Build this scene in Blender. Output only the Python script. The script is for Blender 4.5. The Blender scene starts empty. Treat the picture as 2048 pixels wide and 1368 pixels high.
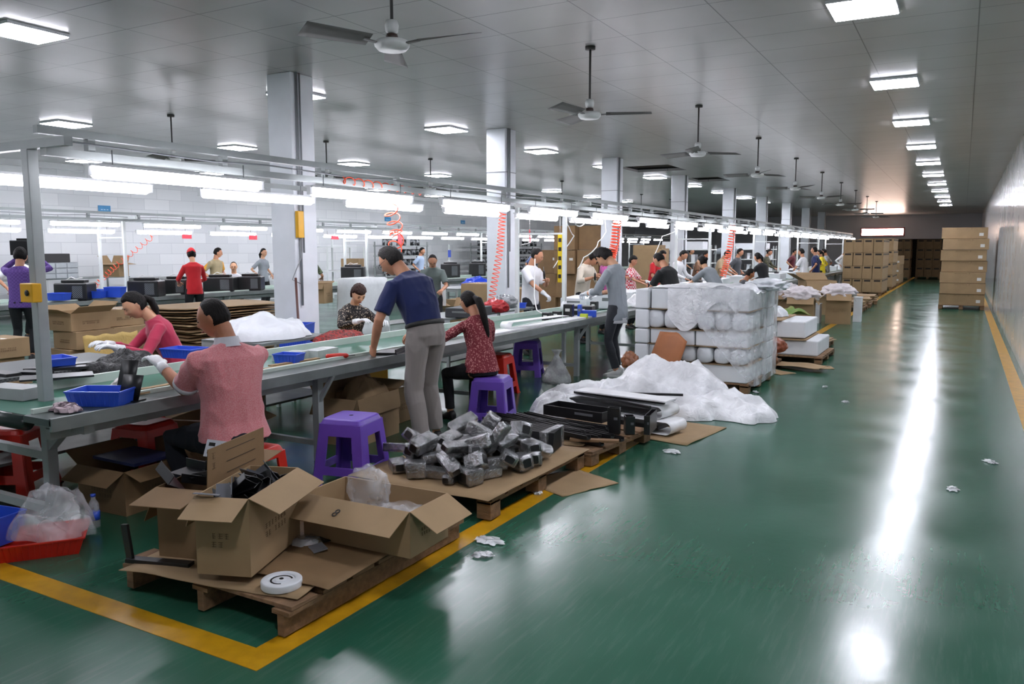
import bpy, bmesh, math, random
from mathutils import Vector, Matrix, Quaternion, noise
R = math.radians
V = Vector
rnd = random.Random(7)
SC = bpy.context.scene
COL = SC.collection

# ------------------------------------------------------------------ camera
CH = 1.65                                   # eye height of the photographer
FPX, CX, CY = 1600.0, 1024.0, 684.0
PITCH = math.atan(187 / 1600)
YAW = math.atan(904 * math.cos(PITCH) / 1600)
cam_d = bpy.data.cameras.new('camera')
cam = bpy.data.objects.new('camera', cam_d)
COL.objects.link(cam)
cam.location = (0, 0, CH)
cam.rotation_euler = (math.pi / 2 - PITCH, 0, YAW)
cam_d.sensor_width = 36.0
cam_d.lens = 36.0 * FPX / 2048
cam_d.clip_end = 200
SC.camera = cam

# ------------------------------------------------------------------ world, light, exposure
w = bpy.data.worlds.new('world'); SC.world = w
w.use_nodes = True
w.node_tree.nodes['Background'].inputs[0].default_value = (0.75, 0.82, 1.0, 1)
w.node_tree.nodes['Background'].inputs[1].default_value = 0.25
SC.view_settings.view_transform = 'Standard'
SC.view_settings.look = 'None'
SC.view_settings.exposure = 0.6
SC.view_settings.gamma = 1.0
SC.view_settings.use_curve_mapping = False
PANEL_E = 44.0      # square ceiling lamps
TUBE_E = 15.0        # fluorescent tubes over the lines
CEIL = 3.6

# ------------------------------------------------------------------ view helper (points seen in the photo, on a known plane of the place)
_f = V((-math.sin(YAW) * math.cos(PITCH), math.cos(YAW) * math.cos(PITCH), -math.sin(PITCH)))
_r = V((math.cos(YAW), math.sin(YAW), 0))
_u = _r.cross(_f)
def _ray(u, v): return _r * ((u - CX) / FPX) + _u * ((CY - v) / FPX) + _f
def at(u, v, z=0.0):
    d = _ray(u, v); return V((0, 0, CH)) + d * ((z - CH) / d.z)
def atx(u, v, x):
    d = _ray(u, v); return V((0, 0, CH)) + d * (x / d.x)
def aty(u, v, y):
    d = _ray(u, v); return V((0, 0, CH)) + d * (y / d.y)

# ------------------------------------------------------------------ materials
def _hex(c):
    if isinstance(c, str):
        c = c.lstrip('#'); c = [int(c[i:i + 2], 16) / 255 for i in (0, 2, 4)]
        return tuple(x / 12.92 if x <= .04045 else ((x + .055) / 1.055) ** 2.4 for x in c) + (1,)
    return tuple(c[:3]) + (1,)
MATS = {}
def mat(name, col, rough=.6, spec=.5, metal=0.0, var=.12, vscale=6.0, bump=0.0, bscale=40.0, col2=None, pattern=None, pscale=20.0,
        alpha=None, sss=0.0, coat=0.0, sheen=0.0, coords='Object', emit=None, stretch=None, thr=(.45, .55)):
    if name in MATS: return MATS[name]
    m = bpy.data.materials.new(name); m.use_nodes = True
    nt = m.node_tree; N = nt.nodes; L = nt.links
    b = N['Principled BSDF']
    tc = N.new('ShaderNodeTexCoord')
    mp = N.new('ShaderNodeMapping'); L.new(tc.outputs[coords], mp.inputs[0])
    if stretch: mp.inputs['Scale'].default_value = stretch
    c = _hex(col)
    nz = N.new('ShaderNodeTexNoise'); nz.inputs['Scale'].default_value = vscale; nz.inputs['Detail'].default_value = 4
    L.new(mp.outputs[0], nz.inputs['Vector'])
    mr = N.new('ShaderNodeMapRange'); L.new(nz.outputs[0], mr.inputs[0])
    mr.inputs[1].default_value = .25; mr.inputs[2].default_value = .75
    mr.inputs[3].default_value = 1 - var; mr.inputs[4].default_value = 1 + var
    mul = N.new('ShaderNodeMix'); mul.data_type = 'RGBA'; mul.blend_type = 'MULTIPLY'; mul.inputs[0].default_value = 1
    mul.inputs[6].default_value = c
    L.new(mr.outputs[0], mul.inputs[7])
    src = mul.outputs[2]
    if pattern and col2 is not None:
        mx = N.new('ShaderNodeMix'); mx.data_type = 'RGBA'
        cr = N.new('ShaderNodeMapRange'); cr.inputs[1].default_value = thr[0]; cr.inputs[2].default_value = thr[1]
        if pattern == 'voronoi':
            t = N.new('ShaderNodeTexVoronoi'); t.inputs['Scale'].default_value = pscale; L.new(mp.outputs[0], t.inputs['Vector']); L.new(t.outputs['Distance'], cr.inputs[0])
        elif pattern == 'noise':
            t = N.new('ShaderNodeTexNoise'); t.inputs['Scale'].default_value = pscale; t.inputs['Detail'].default_value = 3; L.new(mp.outputs[0], t.inputs['Vector']); L.new(t.outputs[0], cr.inputs[0])
        elif pattern == 'wave':
            t = N.new('ShaderNodeTexWave'); t.inputs['Scale'].default_value = pscale; t.inputs['Distortion'].default_value = .4; L.new(mp.outputs[0], t.inputs['Vector']); L.new(t.outputs[0], cr.inputs[0])
        elif pattern == 'checker':
            t = N.new('ShaderNodeTexChecker'); t.inputs['Scale'].default_value = pscale; L.new(mp.outputs[0], t.inputs['Vector']); L.new(t.outputs[1], cr.inputs[0])
        L.new(cr.outputs[0], mx.inputs[0]); L.new(src, mx.inputs[6]); mx.inputs[7].default_value = _hex(col2)
        src = mx.outputs[2]
    L.new(src, b.inputs['Base Color'])
    b.inputs['Roughness'].default_value = rough
    b.inputs['Specular IOR Level'].default_value = spec
    b.inputs['Metallic'].default_value = metal
    if coat: b.inputs['Coat Weight'].default_value = coat; b.inputs['Coat Roughness'].default_value = .15
    if sheen: b.inputs['Sheen Weight'].default_value = sheen
    if sss: b.inputs['Subsurface Weight'].default_value = sss; b.inputs['Subsurface Radius'].default_value = (.02, .008, .004); b.inputs['Subsurface Scale'].default_value = .5
    if alpha is not None: b.inputs['Alpha'].default_value = alpha
    if emit: b.inputs['Emission Color'].default_value = _hex(emit[0]); b.inputs['Emission Strength'].default_value = emit[1]
    if bump:
        n2 = N.new('ShaderNodeTexNoise'); n2.inputs['Scale'].default_value = bscale; n2.inputs['Detail'].default_value = 5; L.new(mp.outputs[0], n2.inputs['Vector'])
        bp = N.new('ShaderNodeBump'); bp.inputs['Strength'].default_value = bump; bp.inputs['Distance'].default_value = .01
        L.new(n2.outputs[0], bp.inputs['Height']); L.new(bp.outputs[0], b.inputs['Normal'])
    MATS[name] = m
    return m

def film(name, col=(.9, .92, .95, 1), clear=.6, rough=.15, bscale=25, bump=.8, metal=0):
    """thin plastic film: partly clear, with creased glossy highlights"""
    if name in MATS: return MATS[name]
    m = bpy.data.materials.new(name); m.use_nodes = True
    nt = m.node_tree; N = nt.nodes; L = nt.links
    b = N['Principled BSDF']; out = N['Material Output']
    b.inputs['Base Color'].default_value = col; b.inputs['Roughness'].default_value = rough
    b.inputs['Specular IOR Level'].default_value = .8; b.inputs['Metallic'].default_value = metal
    tr = N.new('ShaderNodeBsdfTransparent'); mx = N.new('ShaderNodeMixShader')
    tc = N.new('ShaderNodeTexCoord')
    n1 = N.new('ShaderNodeTexNoise'); n1.inputs['Scale'].default_value = bscale * .4; n1.inputs['Detail'].default_value = 3; L.new(tc.outputs['Object'], n1.inputs['Vector'])
    mr = N.new('ShaderNodeMapRange'); mr.inputs[1].default_value = .35; mr.inputs[2].default_value = .65
    mr.inputs[3].default_value = max(0, 1 - clear - .2); mr.inputs[4].default_value = min(1, 1 - clear + .2)
    L.new(n1.outputs[0], mr.inputs[0]); L.new(mr.outputs[0], mx.inputs[0])
    L.new(tr.outputs[0], mx.inputs[1]); L.new(b.outputs[0], mx.inputs[2]); L.new(mx.outputs[0], out.inputs[0])
    n2 = N.new('ShaderNodeTexNoise'); n2.inputs['Scale'].default_value = bscale; n2.inputs['Detail'].default_value = 6; n2.inputs['Distortion'].default_value = 1.2
    L.new(tc.outputs['Object'], n2.inputs['Vector'])
    bp = N.new('ShaderNodeBump'); bp.inputs['Strength'].default_value = bump; bp.inputs['Distance'].default_value = .02
    L.new(n2.outputs[0], bp.inputs['Height']); L.new(bp.outputs[0], b.inputs['Normal'])
    MATS[name] = m
    return m

def emis(name, col, s):
    if name in MATS: return MATS[name]
    m = bpy.data.materials.new(name); m.use_nodes = True
    b = m.node_tree.nodes['Principled BSDF']
    b.inputs['Base Color'].default_value = (.8, .8, .8, 1)
    b.inputs['Emission Color'].default_value = _hex(col); b.inputs['Emission Strength'].default_value = s
    MATS[name] = m
    return m

# ------------------------------------------------------------------ mesh builder
def rotm(rx=0, ry=0, rz=0):
    return (Matrix.Rotation(R(rz), 4, 'Z') @ Matrix.Rotation(R(ry), 4, 'Y') @ Matrix.Rotation(R(rx), 4, 'X'))
class MB:
    def __init__(s): s.v = []; s.f = []; s.sm = []
    def add(s, vs, fs, M=None, smooth=False):
        o = len(s.v)
        for p in vs: s.v.append(tuple(M @ V(p)) if M is not None else tuple(p))
        for f in fs: s.f.append(tuple(i + o for i in f)); s.sm.append(smooth)
        return s
    def box(s, c, d, rz=0, rx=0, ry=0, M=None):
        x, y, z = d[0] / 2, d[1] / 2, d[2] / 2
        T = Matrix.Translation(V(c)) @ rotm(rx, ry, rz)
        if M is not None: T = M @ T
        vs = [(-x, -y, -z), (x, -y, -z), (x, y, -z), (-x, y, -z), (-x, -y, z), (x, -y, z), (x, y, z), (-x, y, z)]
        return s.add(vs, [(0, 3, 2, 1), (4, 5, 6, 7), (0, 1, 5, 4), (1, 2, 6, 5), (2, 3, 7, 6), (3, 0, 4, 7)], T)
    def bb(s, x0, x1, y0, y1, z0, z1): return s.box(((x0 + x1) / 2, (y0 + y1) / 2, (z0 + z1) / 2), (x1 - x0, y1 - y0, z1 - z0))
    def beam(s, a, b, wd, ht, up=(0, 0, 1)):
        a = V(a); b = V(b); d = (b - a); L = d.length
        if L < 1e-6: return s
        d.normalize(); u = V(up)
        if abs(d.dot(u)) > .99: u = V((0, 1, 0))
        x = d.cross(u).normalized(); z = x.cross(d)
        T = Matrix((( x.x, d.x, z.x, (a.x + b.x) / 2), (x.y, d.y, z.y, (a.y + b.y) / 2), (x.z, d.z, z.z, (a.z + b.z) / 2), (0, 0, 0, 1)))
        return s.box((0, 0, 0), (wd, L, ht), M=T)
    def tube(s, pts, r, n=8, cap=True, smooth=True):
        pts = [V(p) for p in pts]; rr = r if isinstance(r, (list, tuple)) else [r] * len(pts)
        vs = []; fs = []; px = None
        for i, p in enumerate(pts):
            t = (pts[min(i + 1, len(pts) - 1)] - pts[max(i - 1, 0)])
            t = t.normalized() if t.length > 1e-9 else V((0, 0, 1))
            if px is None:
                u = V((0, 0, 1)) if abs(t.z) < .9 else V((1, 0, 0)); px = t.cross(u).normalized()
            else:
                px = (px - t * px.dot(t)); px = px.normalized() if px.length > 1e-6 else t.orthogonal().normalized()
            py = t.cross(px)
            for k in range(n):
                a = 2 * math.pi * k / n
                vs.append(p + (px * math.cos(a) + py * math.sin(a)) * rr[i])
        for i in range(len(pts) - 1):
            for k in range(n):
                a = i * n + k; b = i * n + (k + 1) % n
                fs.append((a, b, b + n, a + n))
        if cap:
            fs.append(tuple(reversed(range(n)))); fs.append(tuple((len(pts) - 1) * n + k for k in range(n)))
        return s.add(vs, fs, None, smooth)
    def lathe(s, prof, c=(0, 0, 0), n=24, M=None, smooth=True):
        vs = []; fs = []
        for (r, z) in prof:
            for k in range(n):
                a = 2 * math.pi * k / n; vs.append((c[0] + r * math.cos(a), c[1] + r * math.sin(a), c[2] + z))
        for i in range(len(prof) - 1):
            for k in range(n):
                a = i * n + k; b = i * n + (k + 1) % n
                fs.append((a, b, b + n, a + n))
        fs.append(tuple(reversed(range(n)))); fs.append(tuple((len(prof) - 1) * n + k for k in range(n)))
        return s.add(vs, fs, M, smooth)
    def loft(s, rings, cap=True, smooth=True):
        n = len(rings[0]); vs = [p for r_ in rings for p in r_]; fs = []
        for i in range(len(rings) - 1):
            for k in range(n):
                a = i * n + k; b = i * n + (k + 1) % n
                fs.append((a, b, b + n, a + n))
        if cap:
            fs.append(tuple(reversed(range(n)))); fs.append(tuple((len(rings) - 1) * n + k for k in range(n)))
        return s.add(vs, fs, None, smooth)
    def ball(s, c, r, sub=2, M=None, fn=None, smooth=True):
        bm = bmesh.new(); bmesh.ops.create_icosphere(bm, subdivisions=sub, radius=1)
        r = r if isinstance(r, (tuple, list)) else (r, r, r)
        vs = []
        for v in bm.verts:
            p = v.co.copy()
            if fn: p = fn(p)
            p = V((p.x * r[0], p.y * r[1], p.z * r[2]))
            vs.append(p)
        fs = [tuple(v.index for v in f.verts) for f in bm.faces]; bm.free()
        T = Matrix.Translation(V(c))
        if M is not None: T = T @ M
        return s.add(vs, fs, T, smooth)
    def grid(s, nx, ny, fn, smooth=True):
        vs = [fn(i / nx, j / ny) for j in range(ny + 1) for i in range(nx + 1)]
        fs = [(j * (nx + 1) + i, j * (nx + 1) + i + 1, (j + 1) * (nx + 1) + i + 1, (j + 1) * (nx + 1) + i) for j in range(ny) for i in range(nx)]
        return s.add(vs, fs, None, smooth)
    def prism(s, poly, z0, z1, M=None):
        n = len(poly); vs = [(x, y, z0) for x, y in poly] + [(x, y, z1) for x, y in poly]
        fs = [tuple(reversed(range(n))), tuple(range(n, 2 * n))] + [(i, (i + 1) % n, (i + 1) % n + n, i + n) for i in range(n)]
        return s.add(vs, fs, M)
    def mesh(s, name, m=None):
        me = bpy.data.meshes.new(name); me.from_pydata([tuple(p) for p in s.v], [], s.f); 
        me.polygons.foreach_set('use_smooth', s.sm); me.update()
        if m: me.materials.append(m)
        return me
    def build(s, name, m, parent=None, bevel=0, solid=0, loc=None, rz=0, sub=0):
        me = s.mesh(name, m)
        o = bpy.data.objects.new(name, me); COL.objects.link(o)
        if parent is not None: o.parent = parent
        if loc is not None: o.location = loc
        if rz: o.rotation_euler.z = R(rz)
        if solid: md = o.modifiers.new('thickness', 'SOLIDIFY'); md.thickness = solid; md.offset = 0
        if bevel: md = o.modifiers.new('bevel', 'BEVEL'); md.width = bevel; md.segments = 2; md.limit_method = 'ANGLE'
        if sub: md = o.modifiers.new('sub', 'SUBSURF'); md.levels = sub; md.render_levels = sub
        return o
def tag(o, label=None, cat=None, group=None, kind=None):
    if label: o['label'] = label
    if cat: o['category'] = cat
    if group: o['group'] = group
    if kind: o['kind'] = kind
    return o
def empty(name, loc=(0, 0, 0), rz=0, label=None, cat=None, group=None):
    o = bpy.data.objects.new(name, None); COL.objects.link(o); o.location = loc; o.rotation_euler.z = R(rz); o.empty_display_size = .1
    return tag(o, label, cat, group)
def copy_tree(o, parent=None):
    c = o.copy(); COL.objects.link(c)
    if parent is not None: c.parent = parent
    for ch in [x for x in o.children]: copy_tree(ch, c)
    return c
def dup(o, loc, rz=0, label=None, group=None, cat=None):
    c = copy_tree(o); c.location = loc; c.rotation_euler = (0, 0, R(rz))
    tag(c, label, cat, group); return c
def struct(o): o['kind'] = 'structure'; return o
def text_mesh(txt, size, name, m, parent, M, depth=.0008):
    """printed or written characters as flat raised ink on a surface"""
    cu = bpy.data.curves.new(name, 'FONT'); cu.body = txt; cu.size = size; cu.extrude = depth; cu.align_x = 'CENTER'; cu.align_y = 'CENTER'
    cu.resolution_u = 2
    t = bpy.data.objects.new('tmp', cu); COL.objects.link(t)
    dg = bpy.context.evaluated_depsgraph_get(); me = bpy.data.meshes.new_from_object(t.evaluated_get(dg))
    bpy.data.objects.remove(t); me.name = name
    me.materials.clear(); me.materials.append(m)
    me.transform(M)
    o = bpy.data.objects.new(name, me); COL.objects.link(o); o.parent = parent
    return o
# ------------------------------------------------------------------ structure
XR, XL, YB, YN = 0.78, -19.6, 52.0, -3.0
def floor_mat():
    m = bpy.data.materials.new('green_epoxy'); m.use_nodes = True
    nt = m.node_tree; N = nt.nodes; L = nt.links; b = N['Principled BSDF']
    tc = N.new('ShaderNodeTexCoord')
    n1 = N.new('ShaderNodeTexNoise'); n1.inputs['Scale'].default_value = .8; n1.inputs['Detail'].default_value = 3; L.new(tc.outputs['Object'], n1.inputs['Vector'])
    cr = N.new('ShaderNodeValToRGB'); L.new(n1.outputs[0], cr.inputs[0])
    cr.color_ramp.elements[0].position = .3; cr.color_ramp.elements[0].color = _hex('#23523f')
    cr.color_ramp.elements[1].position = .75; cr.color_ramp.elements[1].color = _hex('#31634f')
    # scuffs and dusty marks of their own shape
    mp = N.new('ShaderNodeMapping'); mp.inputs['Rotation'].default_value = (0, 0, .5); mp.inputs['Scale'].default_value = (14, 1.2, 1); L.new(tc.outputs['Object'], mp.inputs[0])
    n3 = N.new('ShaderNodeTexNoise'); n3.inputs['Scale'].default_value = 2.2; n3.inputs['Detail'].default_value = 9; n3.inputs['Roughness'].default_value = .7; L.new(mp.outputs[0], n3.inputs['Vector'])
    r3 = N.new('ShaderNodeMapRange'); r3.inputs[1].default_value = .5; r3.inputs[2].default_value = .9; r3.inputs[3].default_value = 0; r3.inputs[4].default_value = .35; L.new(n3.outputs[0], r3.inputs[0])
    mx = N.new('ShaderNodeMix'); mx.data_type = 'RGBA'; L.new(r3.outputs[0], mx.inputs[0]); L.new(cr.outputs[0], mx.inputs[6]); mx.inputs[7].default_value = _hex('#5f7f72')
    L.new(mx.outputs[2], b.inputs['Base Color'])
    n4 = N.new('ShaderNodeTexNoise'); n4.inputs['Scale'].default_value = 1.6; n4.inputs['Detail'].default_value = 2; L.new(tc.outputs['Object'], n4.inputs['Vector'])
    r4 = N.new('ShaderNodeMapRange'); r4.inputs[1].default_value = .3; r4.inputs[2].default_value = .7; r4.inputs[3].default_value = .17; r4.inputs[4].default_value = .255; L.new(n4.outputs[0], r4.inputs[0])
    L.new(r4.outputs[0], b.inputs['Roughness'])
    b.inputs['Specular IOR Level'].default_value = .6
    n5 = N.new('ShaderNodeTexNoise'); n5.inputs['Scale'].default_value = 16; n5.inputs['Detail'].default_value = 1; n5.inputs['Roughness'].default_value = .5; L.new(tc.outputs['Object'], n5.inputs['Vector'])
    bp = N.new('ShaderNodeBump'); bp.inputs['Strength'].default_value = .4; bp.inputs['Distance'].default_value = .0010; L.new(n5.outputs[0], bp.inputs['Height']); L.new(bp.outputs[0], b.inputs['Normal'])
    return m
def tile_mat(name, col, line, sx, sy, rough, spec=.5, lw=.012, axes='xy', bump=.1):
    """panels with thin joints every sx by sy metres"""
    m = bpy.data.materials.new(name); m.use_nodes = True
    nt = m.node_tree; N = nt.nodes; L = nt.links; b = N['Principled BSDF']
    tc = N.new('ShaderNodeTexCoord'); sp = N.new('ShaderNodeSeparateXYZ'); L.new(tc.outputs['Object'], sp.inputs[0])
    def joint(sock, s_):
        a = N.new('ShaderNodeMath'); a.operation = 'DIVIDE'; L.new(sock, a.inputs[0]); a.inputs[1].default_value = s_
        f = N.new('ShaderNodeMath'); f.operation = 'FRACT'; L.new(a.outputs[0], f.inputs[0])
        d = N.new('ShaderNodeMath'); d.operation = 'SUBTRACT'; L.new(f.outputs[0], d.inputs[0]); d.inputs[1].default_value = .5
        e = N.new('ShaderNodeMath'); e.operation = 'ABSOLUTE'; L.new(d.outputs[0], e.inputs[0])
        g = N.new('ShaderNodeMath'); g.operation = 'GREATER_THAN'; L.new(e.outputs[0], g.inputs[0]); g.inputs[1].default_value = .5 - lw / 2 / s_
        return g.outputs[0]
    ix = {'x': 0, 'y': 1, 'z': 2}
    j = N.new('ShaderNodeMath'); j.operation = 'MAXIMUM'
    L.new(joint(sp.outputs[ix[axes[0]]], sx), j.inputs[0]); L.new(joint(sp.outputs[ix[axes[1]]], sy), j.inputs[1])
    n = N.new('ShaderNodeTexNoise'); n.inputs['Scale'].default_value = 1.3; n.inputs['Detail'].default_value = 6; L.new(tc.outputs['Object'], n.inputs['Vector'])
    mr = N.new('ShaderNodeMapRange'); mr.inputs[1].default_value = .3; mr.inputs[2].default_value = .7; mr.inputs[3].default_value = .9; mr.inputs[4].default_value = 1.06; L.new(n.outputs[0], mr.inputs[0])
    mu = N.new('ShaderNodeMix'); mu.data_type = 'RGBA'; mu.blend_type = 'MULTIPLY'; mu.inputs[0].default_value = 1; mu.inputs[6].default_value = _hex(col); L.new(mr.outputs[0], mu.inputs[7])
    mx = N.new('ShaderNodeMix'); mx.data_type = 'RGBA'; L.new(j.outputs[0], mx.inputs[0]); L.new(mu.outputs[2], mx.inputs[6]); mx.inputs[7].default_value = _hex(line)
    L.new(mx.outputs[2], b.inputs['Base Color']); b.inputs['Roughness'].default_value = rough; b.inputs['Specular IOR Level'].default_value = spec
    n5 = N.new('ShaderNodeTexNoise'); n5.inputs['Scale'].default_value = 2.5; L.new(tc.outputs['Object'], n5.inputs['Vector'])
    bp = N.new('ShaderNodeBump'); bp.inputs['Strength'].default_value = bump; bp.inputs['Distance'].default_value = .02; L.new(n5.outputs[0], bp.inputs['Height']); L.new(bp.outputs[0], b.inputs['Normal'])
    return m

M_wallw = mat('white_plaster', '#e2e4e6', rough=.75, var=.05, vscale=1.5)
fl = struct(MB().bb(XL, XR, YN, YB, -.1, 0).build('floor', floor_mat()))
CM = tile_mat('ceiling_panels', '#a3a3a1', '#565654', .95, .6, .30, spec=.35, lw=.010, bump=.0)
# ceiling with two missing-panel openings over the column row
holes = [(-7.45, -6.15, 18.4, 19.9), (-6.95, -6.0, 22.2, 23.6)]
cb = MB()
xs = sorted({XL, XR, *[h[0] for h in holes], *[h[1] for h in holes]}); ys = sorted({YN, YB, *[h[2] for h in holes], *[h[3] for h in holes]})
for i in range(len(xs) - 1):
    for j in range(len(ys) - 1):
        mx_, my_ = (xs[i] + xs[i + 1]) / 2, (ys[j] + ys[j + 1]) / 2
        if any(h[0] < mx_ < h[1] and h[2] < my_ < h[3] for h in holes): continue
        cb.bb(xs[i], xs[i + 1], ys[j], ys[j + 1], CEIL, CEIL + .06)
struct(cb.build('ceiling', CM))
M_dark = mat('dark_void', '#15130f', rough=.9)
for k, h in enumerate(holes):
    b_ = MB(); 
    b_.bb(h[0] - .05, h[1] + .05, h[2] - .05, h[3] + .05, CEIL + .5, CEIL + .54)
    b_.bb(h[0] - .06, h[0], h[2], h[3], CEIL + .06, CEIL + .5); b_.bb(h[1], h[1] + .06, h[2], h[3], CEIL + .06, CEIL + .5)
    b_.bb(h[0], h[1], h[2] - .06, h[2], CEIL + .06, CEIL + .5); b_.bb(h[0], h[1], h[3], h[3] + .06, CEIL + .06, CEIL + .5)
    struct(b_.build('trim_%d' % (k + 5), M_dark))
    g_ = MB()
    for q in range(7):
        y_ = h[2] + (q + .5) * (h[3] - h[2]) / 7; g_.bb(h[0], h[1], y_ - .015, y_ + .015, CEIL + .1, CEIL + .14)
    struct(g_.build('trim_%d' % (k + 7), mat('rust_steel', '#4a443c', rough=.6)))
struct(MB().bb(XR, XR + .1, YN, YB, 0, CEIL + .06).build('wall_right', tile_mat('gloss_panels', '#b4b7b7', '#6f7475', 1.2, 30, .16, spec=.4, lw=.01, axes='yx', bump=.0)))
def block_mat():
    m = bpy.data.materials.new('painted_blocks'); m.use_nodes = True
    nt = m.node_tree; N = nt.nodes; L = nt.links; b = N['Principled BSDF']
    tc = N.new('ShaderNodeTexCoord'); mp = N.new('ShaderNodeMapping'); mp.inputs['Rotation'].default_value = (0, R(90), R(90)); L.new(tc.outputs['Object'], mp.inputs[0])
    sp = N.new('ShaderNodeSeparateXYZ'); L.new(tc.outputs['Object'], sp.inputs[0]); cx_ = N.new('ShaderNodeCombineXYZ'); L.new(sp.outputs[1], cx_.inputs[0]); L.new(sp.outputs[2], cx_.inputs[1])
    br = N.new('ShaderNodeTexBrick'); L.new(cx_.outputs[0], br.inputs[0]); br.inputs['Scale'].default_value = 1
    br.inputs['Brick Width'].default_value = .8; br.inputs['Row Height'].default_value = .3; br.inputs['Mortar Size'].default_value = .006
    br.inputs['Color1'].default_value = _hex('#eff1f2'); br.inputs['Color2'].default_value = _hex('#dfe2e4'); br.inputs['Mortar'].default_value = _hex('#cfd2d5')
    L.new(br.outputs[0], b.inputs['Base Color']); b.inputs['Roughness'].default_value = .6
    return m
struct(MB().bb(XL - .15, XL, YN, YB, 0, CEIL + .06).build('wall_left', block_mat()))
# far wall with a doorway into the next hall on the aisle side
DX0, DX1, DZ = -3.6, -1.0, 2.2
bw = MB(); bw.bb(XL, DX0, YB, YB + .2, 0, CEIL + .06); bw.bb(DX1, XR + .1, YB, YB + .2, 0, CEIL + .06); bw.bb(DX0, DX1, YB, YB + .2, DZ, CEIL + .06)
struct(bw.build('wall_back', mat('far_wall_paint', '#c2c2c6', rough=.5, var=.06, vscale=1)))
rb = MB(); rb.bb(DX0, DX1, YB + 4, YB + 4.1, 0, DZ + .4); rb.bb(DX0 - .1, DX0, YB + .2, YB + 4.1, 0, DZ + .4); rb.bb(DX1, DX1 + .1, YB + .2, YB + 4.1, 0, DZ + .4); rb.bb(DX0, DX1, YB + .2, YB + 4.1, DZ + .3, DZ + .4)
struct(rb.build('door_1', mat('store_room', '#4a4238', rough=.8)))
struct(MB().bb(DX0, DX1, YB + .2, YB + 4, -.1, 0).build('trim_9', MATS.get('green_epoxy') or fl.data.materials[0]))
struct(MB().bb(XL, XR, YN - .1, YN, 0, CEIL + .06).build('wall_front', M_wallw))
# yellow floor lines
M_yel = mat('yellow_line_paint', '#c08f16', rough=.3, spec=.6, var=.22, vscale=9, bump=.1, bscale=12)
yl = MB(); T = .0025
yl.bb(-2.47, -2.33, 2.23, YB, 0, T)
struct(yl.build('trim_1', M_yel))
struct(MB().bb(-6.5, -2.33, 2.10, 2.23, 0, T).build('trim_2', M_yel))
struct(MB().bb(.57, .71, 1, YB, 0, T).build('trim_3', M_yel))
# high strip window in the far wall, daylight behind; it mirrors in the ceiling
struct(MB().bb(-5.35, -3.12, YB - .03, YB, 2.42, 2.80).build('window_1', emis('daylight_strip', '#ffdccb', 24)))
fr = MB(); fr.bb(-5.41, -3.06, YB - .05, YB, 2.80, 2.86); fr.bb(-5.41, -3.06, YB - .05, YB, 2.36, 2.42); fr.bb(-5.41, -5.35, YB - .05, YB, 2.36, 2.86); fr.bb(-3.12, -3.06, YB - .05, YB, 2.36, 2.86)
struct(fr.build('trim_4', mat('red_frame', '#c02828', rough=.5)))

# columns
M_colw = mat('column_paint', '#dfe3e8', rough=.5, var=.08, vscale=2.5)
M_pipe = mat('grey_pipe', '#8a8d90', rough=.4)
colY = [6.95, 11.75, 16.6, 21.4, 26.7, 31.6, 36.5, 41.4, 46.3]
ords = ['nearest', 'second nearest', 'third nearest', 'fourth nearest', 'fifth nearest', 'sixth nearest', 'seventh nearest', 'eighth nearest', 'farthest']
for i, y in enumerate(colY):
    t = empty('column', (-6.8, y, 0), 0, 'white square painted column, the %s of the row behind the front line' % ords[i], 'column', 'white columns')
    struct_ = MB().box((0, 0, CEIL / 2), (.36, .36, CEIL)).build('column_shaft', M_colw, t, bevel=.01)
    pp = MB().tube([(.2, -.11, 1.0), (.2, -.11, CEIL)], .014).tube([(.2, -.06, 1.6), (.2, -.06, CEIL)], .010)
    pp.build('conduit', M_pipe, t)
    if i in (1, 2, 3, 4, 6):
        MB().box((0, 0, 2.9), (.37, .37, .012)).build('seam_band', M_pipe, t)
# ------------------------------------------------------------------ ceiling lamps
M_panel = emis('lamp_panel', '#f3f3ff', PANEL_E); M_lframe = mat('lamp_frame', '#d8dadd', rough=.4)
lt = empty('ceiling_lamp', (-.82, 7.25, CEIL))
MB().bb(-.24, .24, -.27, .27, -.035, -.03).build('diffuser', M_panel, lt)
MB().bb(-.25, .25, -.28, .28, -.029, 0).build('lamp_frame', M_lframe, lt, bevel=.004)
first = True
places = []
for k in range(12): places.append((-.82, 3.85 + 3.4 * k, 'aisle', k))
places += [(-.82, .45, 'aisle', 12), (-4.2, .45, 'aisle', 13)][:1]
for k in range(11): places.append((-7.5, .97 + 3.4 * k, 'middle', k))
for k in range(10): places.append((-12.35, .97 + 3.4 * k, 'left', k))
for k in range(8): places.append((-17.2, .97 + 3.4 * k, 'wall', k))
nm = {'aisle': 'aisle row on the right', 'middle': 'row beside the columns', 'left': 'row left of the columns', 'wall': 'row nearest the white block wall'}
oname = ['first', 'second', 'third', 'fourth', 'fifth', 'sixth', 'seventh', 'eighth', 'ninth', 'tenth', 'eleventh', 'twelfth', 'thirteenth']
for (x, y, row, k) in places:
    if row == 'aisle' and k == 0: pass
    o = lt if first else copy_tree(lt); first = False
    o.location = (x, y, CEIL)
    tag(o, 'bright square ceiling lamp, %s from the camera in the %s' % (oname[k], nm[row]), 'ceiling lamp', 'square ceiling lamps')
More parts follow.
